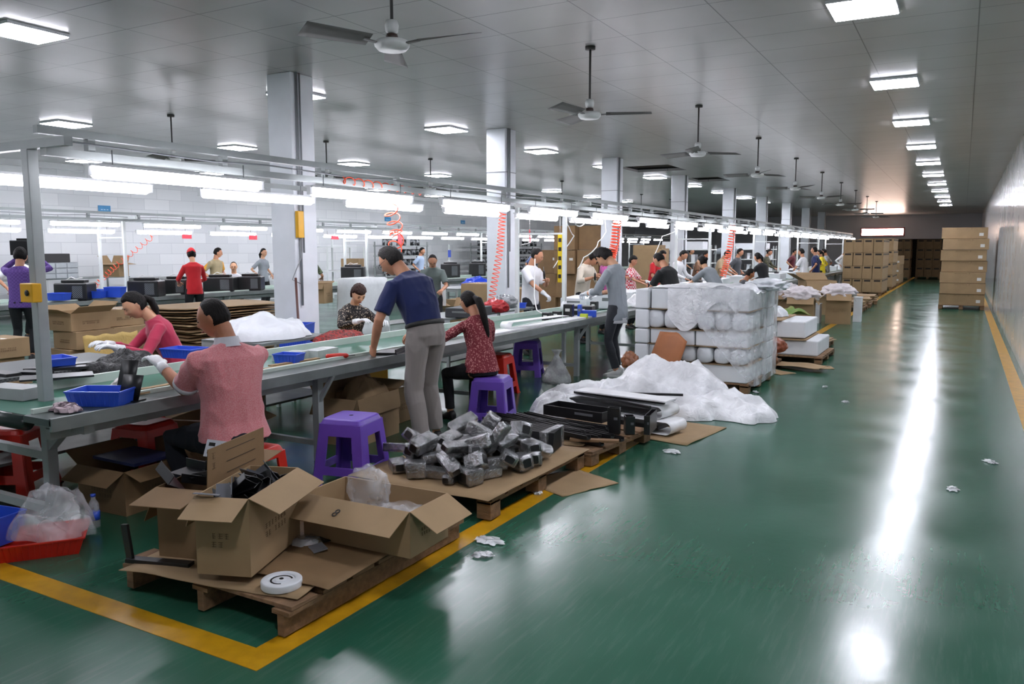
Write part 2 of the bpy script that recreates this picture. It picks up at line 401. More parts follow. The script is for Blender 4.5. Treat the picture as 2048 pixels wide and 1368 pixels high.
# ------------------------------------------------------------------ ceiling fans
M_fan = mat('fan_white', '#cfd2d0', rough=.35, spec=.6); M_fanb = mat('fan_blade', '#5f5f5c', rough=.6); M_fd = mat('fan_dark', '#3a2a24', rough=.4); M_rod = mat('dark_rod', '#3c3a38', rough=.5)
ft = empty('ceiling_fan', (-3.28, 4.27, CEIL))
MB().tube([(0, 0, 0), (0, 0, -.52)], .011).lathe([(.05, -.03), (.05, 0)]).build('down_rod', M_rod, ft)
MB().lathe([(.035, -.5), (.045, -.53), (.04, -.57), (.02, -.58)]).build('canopy_cup', M_fan, ft)
MB().lathe([(.035, -.585), (.04, -.60), (.035, -.62)]).build('coupling', M_fd, ft)
MB().lathe([(.04, -.62), (.10, -.625), (.115, -.645), (.112, -.66), (.09, -.685), (.04, -.69)]).build('motor_housing', M_fan, ft)
for k in range(3):
    a = math.radians(5 + 120 * k)
    bl = MB(); c, s_ = math.cos(a), math.sin(a)
    def fb(u, v, c=c, s_=s_):
        r_ = .16 + u * .44; wd = .055 + .03 * u; t_ = (v - .5) * 2 * wd; z = -.64 + (v - .5) * .045
        return (c * r_ - s_ * t_, s_ * r_ + c * t_, z)
    bl.grid(8, 3, fb); bl.beam((c * .1, s_ * .1, -.65), (c * .2, s_ * .2, -.642), .03, .006)
    bl.build('fan_blade', M_fanb, ft, solid=.004)
fans = [(-3.28, 4.27)] + [(-3.28, 7.4 + 3.68 * k) for k in range(9)] + [(-10.27, 8.06 + 3.3 * k) for k in range(8)]
for i, (x, y) in enumerate(fans):
    o = ft if i == 0 else copy_tree(ft); o.location = (x, y, CEIL); o.rotation_euler.z = R(17 * i)
    side = '%s from the camera in the right-hand fan row' % oname[i] if i < 10 else '%s from the camera in the left-hand fan row' % oname[i - 10]
    tag(o, 'white ceiling fan, ' + side, 'ceiling fan', 'ceiling fans')
# ------------------------------------------------------------------ assembly lines
M_steel = mat('painted_steel', '#9aa09f', rough=.45, var=.08, vscale=8)
M_white_steel = mat('white_steel', '#dfe4e2', rough=.4, var=.05)
M_board = mat('dark_work_board', '#3c4644', rough=.35, spec=.6, var=.2, vscale=7)
M_edge = mat('metal_edge', '#7d8382', rough=.4, metal=.4, var=.15)
M_belt = mat('green_belt', '#2e6a55', rough=.28, spec=.6, var=.12, vscale=5)
M_rail = mat('pale_rail', '#c8d6cc', rough=.35, var=.06)
M_roller = mat('dark_roller', '#23302c', rough=.35)
M_tube = emis('tube_light', '#f6f4ff', TUBE_E); M_hous = mat('tube_housing', '#e4e6e8', rough=.4)
M_shelfb = mat('under_shelf', '#6b716e', rough=.5, var=.2)
M_cable = mat('white_cable', '#e9e9e6', rough=.5); M_hose = mat('orange_hose', '#ff5a35', rough=.35, spec=.6, sss=0)

def line(x_edge, sgn, y0, y1, frames, name_lab, cat_lab, legs):
    """belt table: x_edge = aisle-side edge, runs along +Y"""
    X = lambda d: x_edge - d * sgn
    t = empty('conveyor_table', (X(.6), (y0 + y1) / 2, 0), 0, name_lab, 'conveyor table')
    ox, oy = X(.6), (y0 + y1) / 2
    def P(mb, n, m, **k):
        o = mb.build(n, m, t, **k); o.data.transform(Matrix.Translation((-ox, -oy, 0))); return o
    P(MB().bb(min(X(.0), X(.25)), max(X(0), X(.25)), y0, y1, .715, .75), 'work_board', M_board)
    P(MB().bb(X(0) - .012, X(0) + .012, y0, y1, .685, .756), 'edge_trim', M_edge)
    P(MB().bb(X(.25) - .015, X(.25) + .015, y0 + .05, y1, .74, .775), 'belt_rail', M_rail)
    P(MB().bb(X(.96) - .015, X(.96) + .015, y0 + .05, y1, .72, .80), 'belt_rail', M_rail)
    P(MB().bb(min(X(.265), X(.945)), max(X(.265), X(.945)), y0 + .04, y1, .70, .742), 'belt', M_belt)
    P(MB().tube([(X(.27), y0 + .03, .70), (X(.94), y0 + .03, .70)], .042, 16), 'end_roller', M_roller)
    P(MB().bb(min(X(.975), X(1.25)), max(X(.975), X(1.25)), y0 + .1, y1, .715, .75), 'back_board', M_edge)
    P(MB().bb(min(X(.18), X(.22)), max(X(.18), X(.22)), y0 + .1, y1, .60, .66).bb(min(X(1.0), X(1.04)), max(X(1.0), X(1.04)), y0 + .1, y1, .60, .66), 'side_beam', M_steel)
    P(MB().bb(min(X(.25), X(.95)), max(X(.25), X(.95)), y0 + .4, y1, .585, .6), 'under_shelf', M_shelfb)
    for ly in legs:
        P(MB().bb(X(.16) - .03, X(.16) + .03, ly - .03, ly + .03, 0, .70), 'leg', M_steel)
        P(MB().bb(X(1.06) - .03, X(1.06) + .03, ly - .03, ly + .03, 0, .70), 'leg', M_steel)
        P(MB().bb(min(X(.16), X(1.06)), max(X(.16), X(1.06)), ly - .02, ly + .02, .12, .16).beam((X(.16), ly, .45), (X(.0), ly, .69), .03, .03), 'cross_brace', M_steel)
    return t
tA = line(-4.15, 1, 2.42, 41.0, None, 'long belt conveyor table of the front line, green belt between dark boards', None, [4.6 + 2.4 * k for k in range(15)])
tB = line(-13.1, 1, 3.0, 41.0, None, 'long belt conveyor table of the back line before the white wall', None, [4.3 + 2.4 * k for k in range(15)])

def gantry(xp, xq, frames, y0, y1, zt, near_m, far_m, lab):
    t = empty('lamp_gantry', ((xp + xq) / 2, frames[0], 0), 0, lab, 'gantry')
    ox, oy = (xp + xq) / 2, frames[0]
    def P(mb, n, m, **k):
        o = mb.build(n, m, t, **k); o.data.transform(Matrix.Translation((-ox, -oy, 0))); return o
    for i, fy in enumerate(frames):
        m = near_m if i == 0 else far_m
        w_ = .032 if i == 0 else .026
        for x in (xp, xq):
            P(MB().bb(x - w_, x + w_, fy - w_, fy + w_, 0, zt - .05), 'post', m, bevel=.004)
        cb_ = MB().bb(xq - .05, xp + .38, fy - .025, fy + .025, zt - .05, zt)
        if i: P(MB().bb(xq, xp, fy - .012, fy + .012, 1.84, 1.865), 'crossbar', m)
        else:
            P(MB().bb(xq, xp, fy - .025, fy + .025, .38, .43), 'lower_crossbar', m); P(MB().bb(xq, xp, fy - .025, fy + .025, .04, .09), 'lower_crossbar', m)
        P(cb_, 'crossbar', m)
        if i == 0: P(MB().beam((xp, fy, .45), (xp + .3, fy, .69), .05, .05).bb(xp - .05, xp + .55, fy - .12, fy - .06, .62, .69), 'corner_bracket', near_m)
        else: P(MB().lathe([(.06, .80), (.05, .86), (.03, .93), (.02, .93)], (xp, fy, 0), 10), 'foot_wrap', mat('white_plastic_wrap', '#e8eaec', rough=.4))
    xa = xp + .14
    P(MB().bb(xa - .022, xa + .022, y0, y1, zt + .03, zt + .075), 'upper_beam', M_steel)
    P(MB().bb(xa - .03, xa + .03, y0 + .04, y1, zt - .09, zt - .045), 'lower_beam', M_steel)
    n = int((y1 - y0) / 1.0)
    for k in range(n): P(MB().bb(xa - .022, xa + .022, y0 + .3 + 1.0 * k, y0 + .345 + 1.0 * k, zt - .045, zt + .03), 'truss_stub', M_steel)
    P(MB().bb(xq - .08, xq - .04, y0, y1, zt - .07, zt - .03), 'rear_beam', M_steel)
    P(MB().tube([(xa + .03, y0 + .2 + .5 * k, zt - .0 - .01 * (k % 3)) for k in range(int((y1 - y0) * 2))], .006, 5), 'cable_run', M_pipe)
    return t
FR = [2.76, 9.95, 17.15, 24.6, 31.9, 38.9]
gA = gantry(-4.76, -5.5, FR, 2.72, 41, 2.27, M_steel, M_white_steel, 'front overhead steel gantry with paired posts carrying the tube lights')
gB = gantry(-13.7, -14.45, [2.6, 9.6, 16.6, 23.6, 30.6, 37.6], 2.5, 41, 2.24, M_white_steel, M_white_steel, 'rear overhead gantry with white paired posts before the block wall')

lt2 = empty('tube_light')
MB().tube([(0, -.64, 0), (0, -.62, 0), (0, .62, 0), (0, .64, 0)], [.02, .034, .034, .02], 12).build('tube', M_tube, lt2)
MB().bb(-.04, .04, -.66, .66, .036, .052).bb(-.018, .018, -.67, -.645, -.02, .05).bb(-.018, .018, .645, .67, -.02, .05).build('housing', M_hous, lt2)
for hy in (-.5, .5): MB().tube([(0, hy, .05), (0, hy, .14)], .004, 5).build('hanger', M_pipe, lt2)
firstt = True
def ordn(k):
    names = oname + ['fourteenth', 'fifteenth', 'sixteenth', 'seventeenth', 'eighteenth', 'nineteenth', 'twentieth', 'twenty-first', 'twenty-second', 'twenty-third']
    return names[k]
for (x, y0_, sp, n, z, lab, g) in [(-4.45, 3.57, 1.81, 21, 2.09, 'white tube light on the front edge of the front gantry, %s from the camera', 'front gantry tubes, aisle side'),
                                (-5.5, 1.66, 1.78, 22, 2.10, 'white tube light on the rear edge of the front gantry, %s from the camera', 'front gantry tubes, rear side'),
                                (-13.6, 5.2, 1.8, 20, 2.08, 'white tube light along the near edge of the back line, %s from the camera', 'back line tubes, near side'),
                                (-14.5, 5.7, 1.8, 20, 1.97, 'white tube light along the wall edge of the back line, %s from the camera', 'back line tubes, wall side')]:
    for k in range(n):
        o = lt2 if firstt else copy_tree(lt2); firstt = False
        o.location = (x, y0_ + sp * k, z + .004 * math.sin(k * 5))
        tag(o, lab % ordn(k), 'tube light', g)
# ------------------------------------------------------------------ people
def ringpts(c, ax, ay, n=16, sq=2.0):
    out = []
    for k in range(n):
        a = 2 * math.pi * k / n; ca, sa = math.cos(a), math.sin(a)
        e = 2 / sq
        out.append(c + ax * (math.copysign(abs(ca) ** e, ca)) + ay * (math.copysign(abs(sa) ** e, sa)))
    return out
def limb(mb, pts, radii, n=12, flat=1.0):
    """tapered limb through pts with radii"""
    P_ = [V(p) for p in pts]; rings = []; px = None
    for i, p in enumerate(P_):
        t = (P_[min(i + 1, len(P_) - 1)] - P_[max(i - 1, 0)]).normalized()
        if px is None:
            u = V((1, 0, 0)) if abs(t.x) < .8 else V((0, 1, 0)); px = (u - t * u.dot(t)).normalized()
        else: px = (px - t * px.dot(t)).normalized()
        py = t.cross(px); rings.append(ringpts(p, px * radii[i], py * radii[i] * flat, n))
    mb.loft(rings)
def ik(a, b, l1, l2, pole):
    a, b, pole = V(a), V(b), V(pole); d = b - a; L = d.length
    if L > (l1 + l2) * .995: b = a + d.normalized() * (l1 + l2) * .995; d = b - a; L = d.length
    L = max(L, abs(l1 - l2) * 1.02 + .02)
    x = (l1 * l1 - l2 * l2 + L * L) / (2 * L); h = math.sqrt(max(l1 * l1 - x * x, 0)); dn = d.normalized()
    q = pole - dn * pole.dot(dn); q = q.normalized() if q.length > 1e-4 else dn.orthogonal().normalized()
    return a + dn * x + q * h, b
def remesh(mb, vox, smooth=3, fold=None):
    me = mb.mesh('tmpm'); o = bpy.data.objects.new('tmpo', me); COL.objects.link(o)
    md = o.modifiers.new('r', 'REMESH'); md.mode = 'VOXEL'; md.voxel_size = vox; md.use_smooth_shade = True
    s = o.modifiers.new('s', 'SMOOTH'); s.factor = .6; s.iterations = smooth
    dg = bpy.context.evaluated_depsgraph_get(); out = bpy.data.meshes.new_from_object(o.evaluated_get(dg))
    bpy.data.objects.remove(o); bpy.data.meshes.remove(me)
    if fold:
        amp, sc, seed = fold
        n = len(out.vertices)
        nr = [v.normal.copy() for v in out.vertices]
        for i, v in enumerate(out.vertices):
            p = v.co; q = V((p.x * sc + seed, p.y * sc, p.z * sc * .55 + p.x * 1.5))
            a = noise.noise(q); r_ = 1 - abs(a) * 2.4; a2 = noise.noise(q * 2.3 + V((9, 3, 1)))
            v.co = p + nr[i] * (amp * (r_ * abs(r_) * .8 - .45) + amp * .35 * a2)
    out.polygons.foreach_set('use_smooth', [True] * len(out.polygons))
    return out
def mobj(me, name, m, parent, M=None):
    me.materials.clear(); me.materials.append(m); me.name = name
    if M is not None: me.transform(M)
    o = bpy.data.objects.new(name, me); COL.objects.link(o); o.parent = parent; return o

def g3(d, c, s): return math.exp(-((d[0] - c[0]) / s[0]) ** 2 - ((d[2] - c[1]) / s[1]) ** 2) if d[1] > 0 else 0.0
def head_fn(p):
    # p on unit sphere -> head in metres (x right, y forward, z up, origin mid-head)
    x, y, z = p
    sx, sy, sz = .076, .096, .117
    t = max(0, -z); q = 1 - .34 * t ** 1.5
    X_ = x * sx * q; Y_ = y * sy; Z_ = z * sz
    if z < -.1 and y < 0: Y_ *= 1 - .45 * min(1, (-z - .1) * 1.2)
    if y > 0: Y_ *= .95 - .06 * t
    if z > .35: Y_ -= .008 * (z - .35)
    d = (X_, Y_, Z_)
    n = .023 * g3(d, (0, -.022), (.011, .016)) + .010 * g3(d, (0, .0), (.009, .02))
    n += .006 * g3(d, (0, .03), (.05, .010)) - .011 * (g3(d, (.031, .006), (.014, .011)) + g3(d, (-.031, .006), (.014, .011)))
    n += .006 * (g3(d, (.036, -.022), (.018, .016)) + g3(d, (-.036, -.022), (.018, .016)))
    n += .007 * g3(d, (0, -.054), (.02, .006)) + .006 * g3(d, (0, -.064), (.016, .006)) - .004 * g3(d, (0, -.059), (.022, .0025)) + .010 * g3(d, (0, -.092), (.022, .016))
    return V((X_, Y_ + n, Z_))
def build_head(mb, M, sub=4, ears=True):
    mb.ball((0, 0, 0), 1, sub, M=M, fn=head_fn)
    for s in ((-1, 1) if ears else ()):
        mb.ball((0, 0, 0), (.009, .018, .030), 2, M=M @ Matrix.Translation((s * .075, -.006, -.006)) @ rotm(0, s * 10, s * 18))
HAIRFN = {}
def hair_mesh(style, M, detail=4, seed=0):
    mb = MB(); long_ = style in ('ponytail', 'bob', 'long', 'bun'); rr = random.Random(seed)
    def fn(p):
        x, y, z = p; b = head_fn(p)
        if style == 'bald_top': line = .05 if y > .1 else -.25
        # hairline height as a function of facing
        if y > .45: hl = .58 if not long_ else .52
        elif y > .05: hl = .58 + (.45 - y) * (-.58 / .40) if not long_ else .52 + (.45 - y) * (-1.0)
        else: hl = -.52 if not long_ else -.62
        if style == 'buzz' and y > .2: hl += .1
        if style == 'thin' and y > .1: hl += .22
        if style == 'fringe' and y > .3: hl = .30
        if style == 'bob': hl = (.42 if y > .4 else (.42 - (.4 - y) * 3))
        k = (z - hl) * 5
        if abs(x) > .85 and abs(y) < .3 and z < .2 and style != 'bob' and style != 'long': k = min(k, (z - .12) * 5 if y > -.12 else k)
        k = max(0, min(1, k))
        th = {'buzz': .006, 'thin': .007, 'short': .014, 'mop': .034, 'fringe': .02, 'bob': .024, 'ponytail': .010, 'long': .018, 'bun': .010}.get(style, .012)
        c = V((0, -.004, 0)); d = (b - c)
        nn = noise.noise(V((x * 4 + seed, y * 4, z * 2))) * .35 + noise.noise(V((x * 18 + seed, y * 18, z * 6))) * .25
        L = d.length; return c + d * ((L - .012 + k * (.012 + th * (1 + nn))) / L)
    mb.ball((0, 0, 0), 1, detail, M=M, fn=fn)
    if style == 'bob':
        rings = []
        for i in range(6):
            z = -.01 - .018 * i; q = 1 - .015 * i
            pts = []
            for k in range(18):
                a = math.radians(205 + k * (310 - 0) / 17 - 180 + 0)
                pts.append(None)
            rings.append(ringpts(V((0, -.03 - .002 * i, z)), V((.093 * q, 0, 0)), V((0, .078 * q, 0)), 18))
        m2 = MB().loft(rings); mb.add([M @ V(p) for p in m2.v], m2.f, None, True)
    return mb
def lower_hair(style, M, droop, seed):
    """tail or long hair hanging under gravity from the back of the head; droop = list of offsets"""
    mb = MB(); base = M @ V((0, -.105, .01)) if style == 'ponytail' else M @ V((0, -.06, -.04))
    pts = [base + (M.to_3x3() @ V((0, .03, 0)))]; pts.append(base); p = base.copy()
    for o in droop: p = p + V(o); pts.append(p.copy())
    n = len(pts)
    if style == 'ponytail': rad = [.022, .026] + [.040 - .028 * (i / max(1, n - 3)) ** 2 for i in range(n - 2)]
    else: rad = [.06, .07] + [.075 - .02 * i for i in range(n - 2)]
    limb(mb, pts, rad, 12, .7 if style != 'ponytail' else .8)
    return mb
def hand(mb, wrist, direction, palm_n, side, curl=35, scale=1.0, spread=4, grip=None):
    """palm + 4 fingers + thumb. direction = where the fingers point, palm_n = palm normal, side = +1 thumb on +right axis"""
    d = V(direction).normalized(); n = V(palm_n); n = (n - d * n.dot(d)).normalized(); r = d.cross(n) * side
    s = scale; w_ = V(wrist)
    limb(mb, [w_ - d * .015 * s, w_ + d * .02 * s, w_ + d * .055 * s, w_ + d * .088 * s], [.026 * s, .032 * s, .040 * s, .037 * s], 12, .42) if False else None
    rings = []
    for t, wd, th in ((-.02, .026, .020), (.015, .031, .018), (.05, .041, .016), (.08, .042, .013), (.092, .036, .009)):
        rings.append(ringpts(w_ + d * t * s, r * wd * s, n * th * s, 12, 2.6))
    mb.loft(rings)
    for i, (off, L, rad) in enumerate(((-.030, .068, .0085), (-.010, .080, .009), (.011, .084, .009), (.031, .076, .0088))):
        off = -off
        base = w_ + d * .075 * s + r * (off * s); a = 0; p = base; pts = [p - d * .02 * s, p]; rr_ = [rad * s, rad * s]
        fd = (d + r * math.tan(R(spread)) * (off / .03)).normalized()
        for j, seg in enumerate((.45, .30, .25)):
            a += R(curl * (.8 if j == 0 else 1.0)) * (1 + .12 * i)
            dd = fd * math.cos(a) + n * math.sin(a); p = p + dd * L * seg * s; pts.append(p); rr_.append(rad * s * (.98 - .12 * (j + 1)))
        mb.tube(pts, rr_, 8)
    tb = w_ + d * .02 * s + r * .026 * s; t1 = (d * .6 + r * .75 + n * .25).normalized(); t2 = (d * .88 + r * .25 + n * .4).normalized()
    mb.tube([tb - t1 * .015 * s, tb, tb + t1 * .035 * s, tb + t1 * .035 * s + t2 * .028 * s, tb + t1 * .035 * s + t2 * .05 * s], [.013 * s, .014 * s, .0115 * s, .0105 * s, .008 * s], 8)

M_skin = {'mid': mat('skin_mid', '#be8869', rough=.5, var=.08, vscale=14, sss=.12), 'light': mat('skin_light', '#cf9d7c', rough=.5, var=.07, vscale=14, sss=.12), 'tan': mat('skin_tan', '#a86e4e', rough=.48, var=.1, vscale=14, sss=.1)}
M_hair = {'black': mat('hair_black', '#110d0b', rough=.6, spec=.22, var=.4, vscale=60, bump=.8, bscale=120, stretch=(1, 1, .25)), 'brown': mat('hair_brown', '#321a13', rough=.5, spec=.3, var=.35, vscale=60, bump=.7, bscale=120, stretch=(1, 1, .25)), 'grey': mat('hair_greying', '#221f1d', rough=.6, spec=.25, var=.6, vscale=70, bump=.8, bscale=120)}
M_eye = mat('eye_dark', '#120c0a', rough=.2); M_lip = mat('lips', '#8a4038', rough=.45); M_brow = mat('eyebrow', '#1c120e', rough=.7); M_eyew = mat('eye_white', '#cfc6bd', rough=.3)
M_glove = mat('white_glove', '#e2e4e6', rough=.85, var=.06, vscale=20, bump=.3, bscale=90)
M_shoe = mat('dark_shoe', '#1d1c1d', rough=.5); M_shoew = mat('white_shoe', '#dcdcda', rough=.45); M_sole = mat('shoe_sole', '#e9e9e7', rough=.6)
M_blackpants = mat('black_trousers', '#15161a', rough=.85, var=.1)

PCOUNT = [0]
def person(loc, face, label, H=1.65, female=False, pose='stand', tuck=False, lean=0, tilt=0, headp=0, heady=0, headr=0, skin='mid', hair='short', hairc='black',
           shirt=None, sleeve='short', trousers=None, shoes=None, hands=None, elbow=None, glove=(0, 0), vox=.014, near=False, feet=None, curl=35,
           seat=.45, build=1.0, torso_len=1.0, tail=None, fold=.006, collar=None, cuff=None, hem=1.0, cap=None, glasses=None, hdir=None, twist=0, belly=0, fingers=True, group=None, legm=None, sole=None, spread=1.0, knees=None, chair=None, hpalm=None):
    """face = heading in degrees (0 looks along +Y, 90 along -X). Local frame: x right, y forward, z up."""
    PCOUNT[0] += 1; seed = PCOUNT[0] * 3.7
    s = H / 1.68
    root = empty('person', loc, face, label, 'person', group)
    sh_w = (.150 if female else .168) * s * build; hip_w = .088 * s; g = build
    hipz = .90 * s if pose == 'stand' else seat + .085 * s
    pel = V((0, 0, hipz))
    LR = Matrix.Rotation(R(twist), 3, 'Z') @ Matrix.Rotation(R(tilt), 3, 'Y')
    def sp(h, fwd=0):       # spine point h metres above pelvis along a forward-leaning curve
        n = 8; p = pel.copy(); tot = 0
        for i in range(n):
            f_ = (i + .5) / n; a = R(lean) * min(1, .35 + f_ * 1.0)
            p = p + V((0, math.sin(a), math.cos(a))) * (h / n)
        return p
    def spd(h): 
        a = R(lean) * min(1, .35 + min(1, h / (.5 * s)) * 1.0); return V((0, math.sin(a), math.cos(a))), V((0, math.cos(a), -math.sin(a)))
    TL = .50 * s * torso_len
    def pt(h):
        p = V((0, 0, 0)); n = 10; a0 = 0; hh = 0; q = pel.copy()
        for i in range(n):
            f_ = (i + .5) / n; a = R(lean) * (.3 + .7 * min(1, f_ * h / TL * 1.4)); q += V((0, math.sin(a), math.cos(a))) * (h / n)
        k = Matrix.Rotation(R(tilt) * min(1, max(h, 0) / TL), 3, 'Y'); return pel + k @ (q - pel)
    def fr(h):
        e = .02; up = (pt(h + e) - pt(h - e)).normalized(); tw = R(twist) * min(1, max(0, h / TL))
        rx = V((math.cos(tw), math.sin(tw), 0)); rx = (rx - up * rx.dot(up)).normalized(); fy = up.cross(rx)
        return rx, fy, up
    def ring(h, wx, wy, off=0, n=20, sq=2.4):
        rx, fy, up = fr(h); return ringpts(pt(h) + fy * off, rx * wx, fy * wy, n, sq)
    rx, fy, up = fr(TL * .93)
    shc = pt(TL * .93)
    shL = shc - rx * sh_w - up * .045; shR = shc + rx * sh_w - up * .045
    neck = pt(TL * 1.03)
    # head
    hp = R(headp)
    HM = Matrix.Rotation(R(twist + heady), 4, 'Z') @ Matrix.Rotation(R(headr), 4, 'Y') @ Matrix.Rotation(-hp, 4, 'X')
    hs = s * (1.0 if not female else .97)
    hc = neck + fy * .012 + (HM.to_3x3() @ V((0, .028, .135))) * hs + up * .022 * s
    HM = Matrix.Translation(hc) @ HM @ Matrix.Scale(hs, 4)
    # arms
    L1, L2 = .285 * s, .25 * s
    arms = []
    hands = hands or [(-.25, .08, .95), (.25, .08, .95)]
    for i, (shp, sg) in enumerate(((shL, -1), (shR, 1))):
        tgt = V(hands[i]) * 1.0
        pole = V((sg * .6, -.5, -.6)) if not elbow else V(elbow[i])
        e_, w_ = ik(shp, tgt, L1, L2, pole); arms.append((shp, e_, w_, sg))
    # legs
    T1, T2 = .425 * s, .40 * s; legs = []
    for i, sg in enumerate((-1, 1)):
        hip = pel + V((sg * hip_w, 0, -.03))
        if pose == 'stand': ft_ = V(feet[i]) if feet else V((sg * .10 * spread, -.01 + .02 * sg, .075)); pole = V((sg * .1, 1, 0))
        else: ft_ = V(feet[i]) if feet else V((sg * .13, .40 * s, .075)); pole = V((sg * .25, 1, .8)) if not knees else V(knees[i])
        k_, a_ = ik(hip, ft_, T1, T2, pole); legs.append((hip, k_, a_, sg))
    # ---- skin body
    b = MB()
    rings = [ring(-.06 * s, .10 * s, .08 * s), ring(.10 * s, .10 * s * g, .075 * s), ring(.30 * s, .12 * s * g, .08 * s), ring(TL * .86, .13 * s * g, .075 * s), ring(TL * .98, .07 * s, .05 * s)]
    b.loft(rings)
    nk = .052 * s if female else .060 * s
    limb(b, [pt(TL * .9), neck, hc + (HM.to_3x3() @ V((0, -.028, -.055)))], [nk * 1.25, nk, nk * .94], 14)
    for shp, e_, w_, sg in arms:
        m1 = shp.lerp(e_, .5); m2 = e_.lerp(w_, .35)
        k = (.86 if female else 1.0) * s * (.5 + .5 * g)
        limb(b, [shp, m1, e_, m2, w_], [.048 * k, .043 * k, .036 * k, .037 * k, .026 * k], 12)
    for hip, k_, a_, sg in legs:
        limb(b, [hip, hip.lerp(k_, .5), k_, k_.lerp(a_, .35), a_, a_ - V((0, 0, .03))], [.075 * s, .062 * s, .047 * s, .048 * s, .032 * s, .035 * s], 12)
    hnd = MB(); gl = [MB(), MB()]
    for i, (shp, e_, w_, sg) in enumerate(arms):
        d = (w_ - e_).normalized(); dd = V(hdir[i]) if hdir and hdir[i] else d
        pn = V(hpalm[i]) if hpalm and hpalm[i] else (V((0, 0, -1)) if abs(d.z) < .75 else V((-sg, 0, 0)))
        tgtm = gl[i] if glove[i] else hnd
        cross_side = 1 if (dd.cross(pn)).dot(V((-sg, 0, 0)) if abs(d.z) < .75 else V((0, 1, 0))) > 0 else -1
        hand(tgtm, w_, dd, pn, cross_side, curl, s * (1.08 if glove[i] else 1.0))
        if glove[i]: limb(tgtm, [w_ - d * .06 * s, w_ - d * .02 * s, w_ + d * .01], [.036 * s, .033 * s, .030 * s], 12)
    if near:
        build_head(b, HM, 5, hair not in ('fringe', 'bob', 'long')); b.add(hnd.v, hnd.f, None, True)
        me = remesh(b, .0058 if near == 2 else .007, 2)
    else:
        me = remesh(b, vox, 3)
        bm = bmesh.new(); bm.from_mesh(me); tmp = MB(); build_head(tmp, HM, 4 if vox < .02 else 3, hair not in ('fringe', 'bob', 'long')); tmp.add(hnd.v, hnd.f, None, True)
        tm = tmp.mesh('t'); bm.from_mesh(tm); bm.to_mesh(me); bm.free(); bpy.data.meshes.remove(tm)
        me.polygons.foreach_set('use_smooth', [True] * len(me.polygons))
    mobj(me, 'body', M_skin[skin], root)
    for i in (0, 1):
        if glove[i]: gl_ = gl[i].build('glove', M_glove, root)
    # ---- face details
    if near or vox < .016:
        for sg in (-1, 1):
            MB().ball((0, 0, 0), (.0125, .004, .0035 if headp > 12 else .006), 2, M=HM @ Matrix.Translation((sg * .031, .0845, .004))).build('eye', M_eye, root)
            MB().ball((0, 0, 0), (.017, .005, .0035), 2, M=HM @ Matrix.Translation((sg * .031, .0895, .026)) @ rotm(0, sg * 6, 0)).build('eyebrow', M_brow, root)
        MB().ball((0, 0, 0), (.021, .006, .0055), 2, M=HM @ Matrix.Translation((0, .0885, -.059))).build('lips', M_lip, root)
    # ---- hair
    if hair != 'none':
        hm = hair_mesh(hair if hair != 'long' else 'long', HM, 5 if near else (4 if vox < .02 else 3), seed)
        if tail: 
            lh = lower_hair('ponytail' if hair == 'ponytail' else 'long', HM, tail, seed); hm.add(lh.v, lh.f, None, True)
        if hair == 'bun': hm.ball((0, 0, 0), .036, 2, M=HM @ Matrix.Translation((0, -.115, .02)))
        if hair == 'mop' and near:
            for q in range(26):
                a = seed + q * 2.4; pz = .6 + .35 * math.sin(q * 1.7)
                dr = V((math.cos(a) * (1 - pz * .4), math.sin(a) * (1 - pz * .4), pz)).normalized()
                bp_ = head_fn(dr) * 1.12; hm.add(*(lambda m: ([HM @ V(p) for p in m.v], m.f))(MB().tube([bp_ * .9, bp_ * 1.02, bp_ * 1.05 + V((dr.x * .01, dr.y * .01, -.012))], [.012, .009, .002], 5)), None, True)
        hm.build('hair', M_hair[hairc], root)
    # ---- shirt
    shm = shirt or mat('plain_tee', '#999999', rough=.9)
    b = MB(); hx = .012
    w1, w2, w3 = (.150, .128, .150) if female else (.155, .150, .172)
    d1, d2, d3 = (.115, .098, .115) if female else (.112, .112, .118)
    low = -.11 * s * hem if pose == 'stand' else -.045 * s
    if tuck: low = .0
    kh = (1.09 if pose == 'stand' else 1.2) if not tuck else .9
    bell = belly * s
    rings = [ring(low, w1 * kh * s * g, d1 * kh * s * g, 0), ring(.06 * s, w1 * s * g * ((1.0 if pose == 'stand' else 1.08) if not tuck else .92), d1 * s * g * (1.0 if not tuck else .92), bell * .5), ring(.20 * s, w2 * s * g, d2 * s * g + bell * .5, bell * .6), ring(.36 * s, w3 * s * g, d3 * s * g, .008),
             ring(TL * .84, (w3 + .012) * s * g, d3 * .92 * s * g, 0), ring(TL * .93, sh_w * .98, .078 * s, -.004), ring(TL * .985, sh_w * .62, .07 * s, -.004), ring(TL * 1.02, nk * 1.30, nk * 1.2, .0)]
    b.loft(rings)
    ends = []
    for shp, e_, w_, sg in arms:
        k = (.88 if female else 1.0) * s * (.5 + .5 * g); inner = shp - rx * sg * .05 - up * .01
        if sleeve == 'short':
            ep = shp.lerp(e_, .80); limb(b, [inner, shp, shp.lerp(e_, .4), ep], [.066 * k, .063 * k, .064 * k, .066 * k], 14); ends.append((ep, (e_ - shp).normalized(), .066 * k))
        elif sleeve == 'mid':
            ep = e_.lerp(w_, .4); limb(b, [inner, shp, shp.lerp(e_, .5), e_, ep], [.066 * k, .063 * k, .060 * k, .056 * k, .056 * k], 14); ends.append((ep, (w_ - e_).normalized(), .052 * k))
        else:
            ep = e_.lerp(w_, .93); limb(b, [inner, shp, shp.lerp(e_, .5), e_, e_.lerp(w_, .5), ep], [.066 * k, .060 * k, .056 * k, .052 * k, .045 * k, .036 * k], 14); ends.append((ep, (w_ - e_).normalized(), .037 * k))
    v_ = (.008 if near else max(vox, .012))
    me = remesh(b, v_, 4, (fold * (1.4 if near else .8), 7.0 if near else 6.0, seed))
    mobj(me, 'shirt', shm, root)
